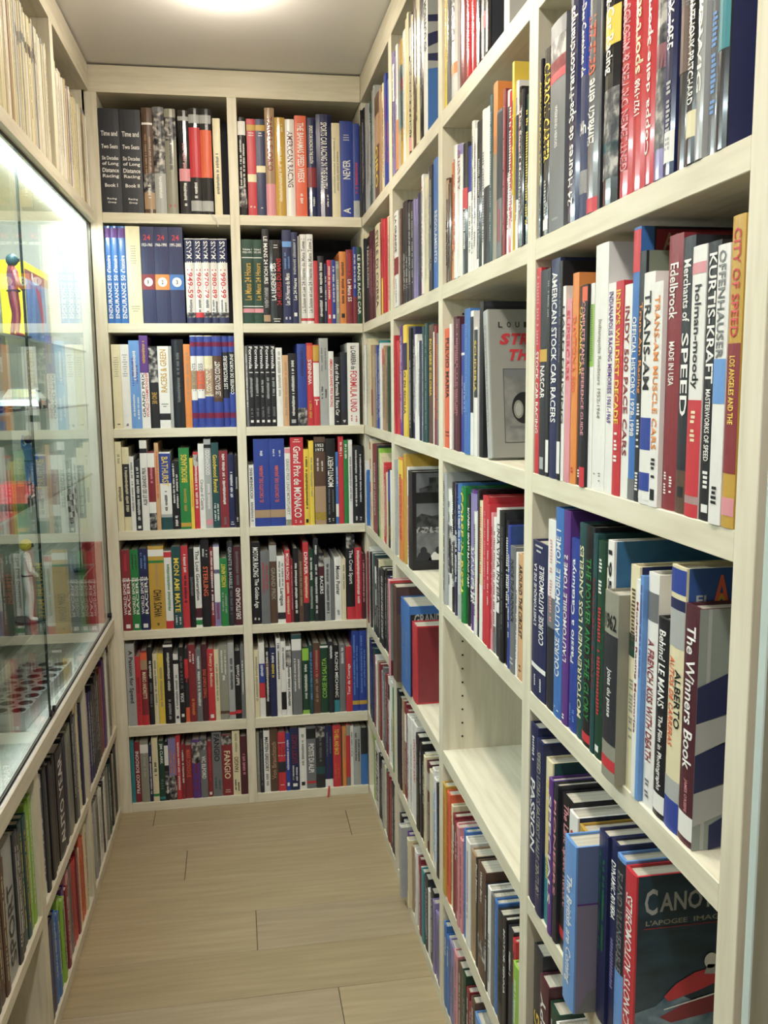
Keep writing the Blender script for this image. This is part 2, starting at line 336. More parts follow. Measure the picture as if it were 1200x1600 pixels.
def parse_cells(txt):
    cells = []
    for ln in txt.strip('\n').split('\n'):
        if ln.startswith('#'):
            p = ln[1:].split(); cells.append([p[0], p[1:], []]); continue
        if ln.startswith('gap'): cells[-1][2].append(('gap', float(ln.split()[1]))); continue
        opts = ''
        head, _, rest = ln.partition('|')
        hp = head.split(' ', 3); xr, h, code = float(hp[0]), float(hp[1]), hp[2]; segt = hp[3] if len(hp) > 3 else '-'
        bt = rest
        toks = (rest if rest else segt).split(' ')
        o = {}
        while toks and (toks[-1] in ('*', 'ribbon', 'ribbon2', 'lean', '') or toks[-1].startswith(('disc', 'art:')) or (toks[-1][:1] == 'p' and toks[-1][1:].isdigit())):
            t = toks.pop()
            if t: o[t.rstrip('0123456789') if t[:3] != 'art' and t != 'ribbon2' else t.split(':')[0]] = (t.split(':')[1] if ':' in t else t)
        if rest: bt = ' '.join(toks)
        else: segt = ' '.join(toks); bt = ''
        segs = []
        for s in segt.split(';'):
            s = s.strip()
            if not s or s == '-': continue
            q = s.split(' ', 3); a, b = q[0].split('-'); segs.append((float(a), float(b), q[1], q[2], q[3] if len(q) > 3 else ''))
        bands = []
        for s in bt.split(','):
            s = s.strip()
            if ':' in s: ab, c = s.split(':'); a, b = ab.split('-'); bands.append((float(a), float(b), c))
        cells[-1][2].append(('book', xr, h, code, segs, bands, o))
    return cells
ART = {}
ALLB = []
def make_cell(cid, hdr, items):
    key = cid[:2]
    if cid[0] == 'B': row = int(cid[2]); par = BACK; ax = 'B'; inset = 0.006
    elif cid[0] == 'R': row = 'ABCDEFG'.index(cid[2])+1; par = RIGHT; ax = 'R'; inset = 0.001
    else: row = {'A': 0, 'B': 8}[cid[2]]; par = LEFT; ax = 'L'; inset = 0.006
    if ax == 'L': zb, zt = LZ[cid[2]]; bay = LB[int(cid[1])-1]
    elif ax == 'B': zb, zt = B[row], T[row]; bay = (X1, X2) if cid[1] == 'L' else (X3, -0.001)
    else: zb, zt = B[row], T[row]; bay = RB[int(cid[1])-1]
    zref = zb+0.02 if not (cid in ('R4E', 'R4F', 'R3F', 'R3G')) else (zb+zt)/2
    def conv(X):
        if ax == 'L': return bay[0]+(bay[1]-bay[0])*X/100
        return min(max(solve(ax, float(hdr[0])+X/float(hdr[1]), zref), bay[0]+0.001), bay[1]-0.0008)
    start = float(hdr[-1]); cur = conv(start); out = []
    for it in items:
        nx = conv(it[1])
        if it[0] == 'gap': cur = nx; continue
        _, _, h, code, segs, bands, o = it
        wd = nx-cur
        if wd < 0.004: nx = cur+0.004; wd = 0.004
        k = 1
        if wd > 0.046 and 'art' not in o and 'disc' not in o and all(s[3] in 'M' for s in segs) and ax != 'B': k = max(1, round(wd/0.03))
        for j in range(k):
            a = cur+wd*j/k; b = cur+wd*(j+1)/k; hh = h; cc = code
            if j: hh = h-random.uniform(-2, 7); cc = random.choice([code, code, 'wgRkcBG'[random.randrange(7)]])
            out.append([a, b, hh, cc, segs, bands if not j else [], dict(o) if j == k-1 else {kk: v for kk, v in o.items() if kk == '*'}])
        cur = nx
    rown = ROWN.get(row) or {0: 'shelf below glass case', 8: 'bottom shelf'}[row]
    for i, (a, b, h, code, segs, bands, o) in enumerate(out):
        gloss = '*' in o; hh = (zt-zb)*min(h, 97)/100; pr = int(str(o.get('p', 'p0'))[1:] or 0)*0.01
        dep = 0.20 if hh > .2 else 0.16
        obj, w, bulge = book(par, a, b, zb+0.0004, hh, code, segs, bands, gloss, pr-inset+random.uniform(-.003, .003)*(0 if 'disc' in o else 1), dep)
        name2 = WORD[code]; let = ''
        if segs: let = ' with %s lettering' % WORD[segs[0][2]]
        lab = '%s book%s, %s from left, %s, %s' % (name2, let, ORD[i], rown, CASES[key][0])
        if len(lab.split()) > 16: lab = '%s book, %s from left, %s, %s' % (name2, ORD[i], rown, CASES[key][0])
        tag(obj, lab, 'book', 'books in the '+CASES[key][0])
        # world placement: a book is a thing of its own
        M = par.matrix_basis @ Matrix.Translation(obj.location); obj.parent = None
        ry = 0.0
        if 'lean' in o: ry = math.radians(-8.0)
        obj.matrix_world = M @ Matrix.Rotation(ry, 4, 'Y')
        if 'lean' in o: obj.location.z += w/2*math.sin(math.radians(8))+.0004
        if 'disc' in o:
            s = str(o['disc'])[-1]; z = 0.43*hh
            bm = bmesh.new(); cyl(bm, (0, -.0004, z), (0, -.0009, z), w*.33, n=20); bmobj('number_disc', bm, ink('w'), obj)
            plane_text('number', s, (-w*.07, 0, z-w*.15), (1, 0, 0), (0, 0, 1), w*(.07 if s == '1' else .14), w*.3, ink('k'), obj, lambda x: 0*x-.0012, 0)
        if 'ribbon' in o or 'ribbon2' in o:
            red = 'ribbon2' in o; m = ink('r' if red else 'G'); pts = [(0, .01, .004), (-.002, -.008, .003), (-.004, -.013, -.012), (-.010, -.017, -.045), (-.014, -.019, -.060)] if red else [(-.03, -.002, .001), (-.022, -.012, -.004), (-.012, -.013, -.014), (-.006, -.0125, -.03), (-.004, -.0125, -.040)]
            hw = .003 if red else .0012; vs = []; fs = []
            for pt in pts: vs += [(pt[0]-hw, pt[1], pt[2]), (pt[0]+hw, pt[1], pt[2]), (pt[0]+hw, pt[1]+.0008, pt[2]), (pt[0]-hw, pt[1]+.0008, pt[2])]
            for q in range(len(pts)-1):
                for e in range(4): fs.append((4*q+e, 4*q+(e+1) % 4, 4*q+4+(e+1) % 4, 4*q+4+e))
            rb = pd('bookmark_ribbon', vs, fs, m, obj); tag(rb, 'red bookmark ribbon hanging down' if red else 'pale bookmark ribbon hanging down')
        if 'art' in o: ART[o['art']](obj, w, bulge, hh, dep)
        ALLB.append(obj)
# ---------------------------------------------------------------- front covers that can be seen (flat print on the board facing the camera)
def cov(o, w, name, pts, mat, lay=1):
    """polygon on the +X face, pts in (depth, height) metres"""
    x = w/2+0.0003*lay; return pd(name, [(x, u, v) for u, v in pts], [tuple(range(len(pts)))], mat, o)
def rect(u0, u1, v0, v1): return [(u0, v0), (u1, v0), (u1, v1), (u0, v1)]
def ell(cx, cy, rx, ry, n=20, a0=0, a1=2*math.pi): return [(cx+rx*math.cos(a0+(a1-a0)*i/n), cy+ry*math.sin(a0+(a1-a0)*i/n)) for i in range(n)]
def ctext(o, w, s, u, v, L, h, mat, lay=3, slant=0.0):
    V, Fc = text_geo(s, 0.05 if len(s) == 1 and slant else 0.02); x = w/2+0.0003*lay
    return pd('cover_title', [(x, u+p[0]*L+p[1]*h*slant, v+p[1]*h) for p in V], Fc, mat, o)
def band_curve(f0, f1, u0, u1, n=14):
    a = [(u0+(u1-u0)*i/n, f0((i/n))) for i in range(n+1)]; b = [(u0+(u1-u0)*i/n, f1((i/n))) for i in range(n, -1, -1)]; return a+b
def a_poster(o, w, bu, h, d):
    cov(o, w, 'cover_print', rect(bu, d, 0, h), ink('s')); Y = lin('b9b01e')
    cov(o, w, 'cover_print', rect(bu, d, .80*h, h), principled('olive_yellow_ink', lin('b8aa28'), .5), 2)
    cov(o, w, 'cover_print', band_curve(lambda t: (.38+.10*t)*h, lambda t: (.80+.02*t)*h, bu, d), ink('G'), 2)
    for a, b in ((.90, .925),): cov(o, w, 'cover_print', rect(bu, d, a*h, b*h), ink('K'), 3)
    cov(o, w, 'cover_print', band_curve(lambda t: (.66+.05*t)*h, lambda t: (.70+.06*t)*h, bu, d), ink('B'), 3)
    cov(o, w, 'cover_print', band_curve(lambda t: (.51+.10*t+.03*math.sin(t*6))*h, lambda t: (.57+.10*t+.03*math.sin(t*6+.6))*h, bu, d), ink('B'), 3)
    cov(o, w, 'cover_print', band_curve(lambda t: (.43+.05*t*t)*h, lambda t: (.47+.08*t)*h, bu, d), ink('B'), 3)
    cov(o, w, 'cover_print', [(d*.45, .72*h), (d, .70*h), (d, .80*h)], ink('B'), 4)
    for u in (.4, .12): cov(o, w, 'cover_print', [(d*u, .12*h), (d*u+.003, .12*h), (d*u+.006, .4*h), (d*u+.003, .4*h)], ink('B'), 3)
def a_photo(o, w, bu, h, d):
    SKY = ramp_mat('grey_photo_sky', [(.3, lin('63656b')), (.7, lin('84868a'))], 8, .4); GR = ramp_mat('grey_photo_ground', [(.3, lin('55575a')), (.6, lin('7d7f80'))], 30, .4)
    DK = ramp_mat('dark_photo_trees', [(.4, lin('232428')), (.6, lin('4c4d50'))], 60, .4); M = ramp_mat('photo_crowd', [(.45, lin('3a3a3e')), (.55, lin('a8a8a8'))], 160, .4)
    cov(o, w, 'cover_print', rect(.012, d, .79*h, .985*h), SKY); cov(o, w, 'cover_print', rect(.012, d, .10*h, .68*h), GR)
    cov(o, w, 'cover_print', rect(.012, d, .50*h, .68*h), SKY, 2)
    cov(o, w, 'cover_print', band_curve(lambda t: .44*h, lambda t: (.54+.03*math.sin(t*9)+.02*math.sin(t*23))*h, .012, d), DK, 3)
    cov(o, w, 'cover_print', rect(.012, d, .38*h, .44*h), M, 3)
    cov(o, w, 'cover_print', [(.02, .79*h), (.10, .79*h), (.10, .86*h), (.085, .86*h), (.085, .94*h), (.045, .94*h), (.045, .86*h), (.02, .83*h)], DK, 3)
    for u, r in ((.03, .022), (.07, .028), (.135, .024), (.165, .022)):
        cov(o, w, 'cover_print', [(u-r, .10*h), (u+r, .10*h), (u+r*.8, .165*h), (u+r*.3, .19*h), (u-r*.5, .18*h)], ink('w' if u > .05 else 'K'), 4)
        cov(o, w, 'cover_print', ell(u, .20*h, .009, .010, 12), ink('K'), 5)
def a_heart(o, w, bu, h, d):
    cov(o, w, 'cover_print', rect(.003, d, 0, .16*h), ink('m')); cov(o, w, 'cover_print', rect(.003, d, .16*h, h), ramp_mat('misty_cover', [(.3, lin('59636a')), (.7, lin('8b9690'))], 5, .4))
    cov(o, w, 'cover_print', ell(.03, .32*h, .018, .10*h, 16), ink('m'), 2); cov(o, w, 'cover_print', rect(.002, d, .97*h, h), ink('r'), 2)
def a_brown(o, w, bu, h, d):
    cov(o, w, 'cover_print', rect(.002, d, .72*h, h), principled('brown_print', lin('4a3234'), .5)); cov(o, w, 'cover_print', ell(.04, .86*h, .016, .006, 12), ink('r'), 2)
def a_grand(o, w, bu, h, d):
    cov(o, w, 'cover_print', rect(0.004, d, .91*h, h), ink('s')); cov(o, w, 'cover_print', rect(0.004, d, 0, .91*h), ink('k'))
    ctext(o, w, 'GRANDE PREMIO', .014, .80*h, .16, .028, ink('G'))
def a_box(o, w, bu, h, d):
    cov(o, w, 'cover_print', rect(.005, d-.001, .004, h-.004), cm('R')); cov(o, w, 'cover_print', rect(.002, .005, 0, h), ink('r'), 2)
def a_navy(o, w, bu, h, d): cov(o, w, 'cover_print', rect(.006, d, .0, h), ink('K'))
def a_navyflat(o, w, bu, h, d): cov(o, w, 'cover_print', rect(.004, d, .0, h), ink('B'))
def a_oval(o, w, bu, h, d):
    cov(o, w, 'cover_print', ell(.07, .66*h, .034, .055), ink('z'), 1); cov(o, w, 'cover_print', ell(.07, .66*h, .027, .046), ink('G'), 2); cov(o, w, 'cover_print', ell(.07, .65*h, .013, .024), ink('R'), 3)
def a_black(o, w, bu, h, d): cov(o, w, 'cover_print', rect(.004, d, 0, h), ink('k')); cov(o, w, 'cover_print', rect(.004, d, .965*h, h), ink('K'), 2)
def a_strap(o, w, bu, h, d):
    GY = ramp_mat('grey_jacket_paper', [(.3, lin('8a8a85')), (.7, lin('98978f'))], 6, .45)
    cov(o, w, 'cover_print', rect(.004, d, 0, h), GY)
    
    for i_, s_ in enumerate('LOUIS'): ctext(o, w, s_, .020+i_*.0155, h-.032, .0075, .010, ink('k'))
    for i_, s_ in enumerate('STRAIGHT'): ctext(o, w, s_, .020+i_*.0185, h-.062, .0165, .020, ink('r'), 3, .3)
    for i_, s_ in enumerate('THROUGH'): ctext(o, w, s_, .034+i_*.0185, h-.090, .0165, .020, ink('r'), 3, .3)
    ctext(o, w, 'GRAND PRIX', .078, .635*h, .1, .007, ink('k'))
    P = ramp_mat('track_photo', [(.35, lin('6d6e6c')), (.65, lin('8a8a86'))], 40, .45)
    cov(o, w, 'cover_print', rect(.026, d-.006, .10*h, .60*h), ink('K'), 2); cov(o, w, 'cover_print', rect(.027, d-.007, .104*h, .596*h), P, 3)
    cov(o, w, 'cover_print', rect(.027, d-.007, .545*h, .596*h), ink('g'), 4)
    cov(o, w, 'cover_print', ell(.062, .335*h, .022, .115*h*.93, 24), ink('k'), 4); cov(o, w, 'cover_print', ell(.052, .325*h, .009, .062*h, 20), ink('a'), 5); cov(o, w, 'cover_print', ell(.052, .325*h, .006, .045*h, 20), ink('G'), 6)
    cov(o, w, 'cover_print', ell(.106, .37*h, .016, .065*h, 20), ink('k'), 4); cov(o, w, 'cover_print', [(.082, .27*h), (d-.007, .24*h), (d-.007, .38*h), (.125, .40*h), (.10, .32*h)], ink('K'), 4)
    cov(o, w, 'cover_print', [(.082, .31*h), (d-.007, .33*h), (d-.007, .337*h), (.082, .316*h)], ink('G'), 5); cov(o, w, 'cover_print', rect(.035, .16, .195*h, .215*h), ink('g'), 4)
def a_red(o, w, bu, h, d):
    cov(o, w, 'cover_print', rect(.004, d, 0, h), cm('r')); cov(o, w, 'cover_print', rect(.03, .045, .93*h, .955*h), ink('k'), 2)
def a_dark(o, w, bu, h, d): cov(o, w, 'cover_print', rect(.004, d, 0, h), ink('K'))
def a_blue(o, w, bu, h, d): cov(o, w, 'cover_print', rect(.004, d, 0, h), ramp_mat('deep_blue_cover', [(.3, lin('20356a')), (.7, lin('2f5190'))], 20, .4))
def a_autoc(o, w, bu, h, d):
    cov(o, w, 'cover_print', rect(.016, d, .0, h), ink('K')); cov(o, w, 'cover_print', rect(.018, d-.03, .90*h, .99*h), ink('R'), 2); ctext(o, w, 'AUTOSPRINT', .026, .915*h, .12, .019, ink('Z'))
def a_greenish(o, w, bu, h, d): cov(o, w, 'cover_print', rect(.004, d, 0, h), principled('sage_print', lin('77806f'), .5))
def a_bluetop(o, w, bu, h, d): cov(o, w, 'cover_print', rect(.004, d, 0, h), ramp_mat('sea_blue_cover', [(.3, lin('1f4a7c')), (.7, lin('3f78a0'))], 12, .4))
def a_navytop(o, w, bu, h, d): cov(o, w, 'cover_print', rect(.004, d, 0, h), ink('B'))
a_navytop2 = a_navytop
def a_teal(o, w, bu, h, d): cov(o, w, 'cover_print', rect(.004, d, 0, h), ink('T'))
def a_darktop(o, w, bu, h, d): cov(o, w, 'cover_print', rect(.004, d, 0, h), ink('k'))
def a_darkblue(o, w, bu, h, d): cov(o, w, 'cover_print', rect(.004, d, 0, h), principled('ink_blue_cloth', lin('1e2a44'), .7))
def a_lav(o, w, bu, h, d):
    cov(o, w, 'cover_print', rect(.004, d, .66*h, h), principled('slate_lavender_print', lin('5d6c92'), .5)); cov(o, w, 'cover_print', rect(.004, d, .0, .66*h), principled('dusty_lavender_print', lin('7a7488'), .5))
    cov(o, w, 'cover_print', rect(.004, d, .655*h, .665*h), ink('v'), 2); cov(o, w, 'cover_print', [(.004, 0), (d, 0), (d, .14*h), (.05, .19*h), (.02, .12*h)], ink('g'), 2)
def a_elaut(o, w, bu, h, d):
    cov(o, w, 'cover_print', rect(.004, d, .0, h), principled('royal_blue_print', lin('2c4f8e'), .4))
    for i, s in enumerate('AUTO'): ctext(o, w, s, .030+i*.021, .855*h, .019, .034, ink('O')); ctext(o, w, s, .030+i*.021, .855*h, .019, .014, ink('Y'), 4)
    ctext(o, w, 'EL', .012, .868*h, .016, .010, ink('G'))
    cov(o, w, 'cover_print', rect(.004, d, .0, .84*h), ink('g'), 2)
def a_flag(o, w, bu, h, d):
    cov(o, w, 'cover_print', rect(.0, d, .0, h), principled('silver_grey_print', lin('8b948e'), .35)); cov(o, w, 'hinge_highlight', rect(.009, .013, .0, h), ink('G'), 2)
    xs = [.0, .062, .125, .19]
    def e(t, u): return t*h-.0+.25*u-.6*max(0, u-.04)**2*6
    for r, (a, b) in enumerate(((.70, .55), (.42, .26), (.12, -.02))):
        u0, u1 = (.0, .058)
        if r == 2: u0, u1 = .018, .058
        cov(o, w, 'flag_check', [(u0, max(0, b*h-.004)), (u1, max(0, b*h+.012)), (u1+.002*r-.004, a*h+.018), (u0, a*h-.004)], ink('B'), 3)
    for r, (a, b) in enumerate(((.55, .42), (.26, .12))):
        cov(o, w, 'flag_check', [(.0, b*h-.004), (.058, b*h+.016), (.058, a*h+.010), (.0, a*h-.004)], ink('V') if 0 else ink('G'), 3)
    for r, (a, b) in enumerate(((.55, .42), (.26, .12))):
        cov(o, w, 'flag_check', [(.060, b*h+.016), (.118, b*h+.034), (.118, a*h+.026), (.060, a*h+.010)], ink('B'), 3)
def a_canots(o, w, bu, h, d):
    SEA = ramp_mat('night_sea_print', [(.3, lin('1b2a36')), (.7, lin('2b4352'))], 14, .35, stretch=(1, 1, 3)); SPR = ramp_mat('sea_spray_print', [(.35, lin('33536a')), (.65, lin('8398a4'))], 30, .35)
    cov(o, w, 'cover_print', rect(.004, d, 0, h), SEA); ctext(o, w, 'C', .012, h-.049, .016, .033, ink('G')); ctext(o, w, 'ANOTS', .031, h-.046, .078, .024, ink('G')); ctext(o, w, "L'APOGEE", .014, h-.062, .052, .0065, ink('a')); ctext(o, w, 'IMAGE', .074, h-.062, .04, .0065, ink('a')); H0 = h; h = h*1.2
    cov(o, w, 'cover_print', rect(.012, .12, H0-.0665, H0-.065), ink('R'), 3)
    cov(o, w, 'cover_print', [(.004, .02*h), (d, .02*h), (d, .2*h), (.09, .25*h), (.05, .33*h), (.03, .27*h), (.004, .25*h)], SPR, 2)
    cov(o, w, 'cover_print', [(.035, .22*h), (.05, .19*h), (d, .26*h), (d, .34*h), (.075, .28*h)], ink('R'), 3)
    cov(o, w, 'cover_print', [(.040, .31*h), (.046, .285*h), (.085, .32*h), (.135, .38*h), (.135, .42*h), (.11, .42*h), (.078, .40*h), (.055, .36*h)], ink('r'), 4)
    cov(o, w, 'cover_print', [(.04, .25*h), (.10, .29*h), (d, .36*h), (d, .366*h), (.10, .297*h), (.04, .255*h)], ink('w'), 5)
    cov(o, w, 'cover_print', ell(.098, .445*h, .0085, .010, 16), ink('w'), 5); cov(o, w, 'cover_print', [(.09, .39*h), (.112, .38*h), (.108, .425*h), (.094, .43*h)], ink('G'), 5)
for k_, v_ in list(globals().items()):
    if k_.startswith('a_') and callable(v_): ART[k_[2:]] = v_
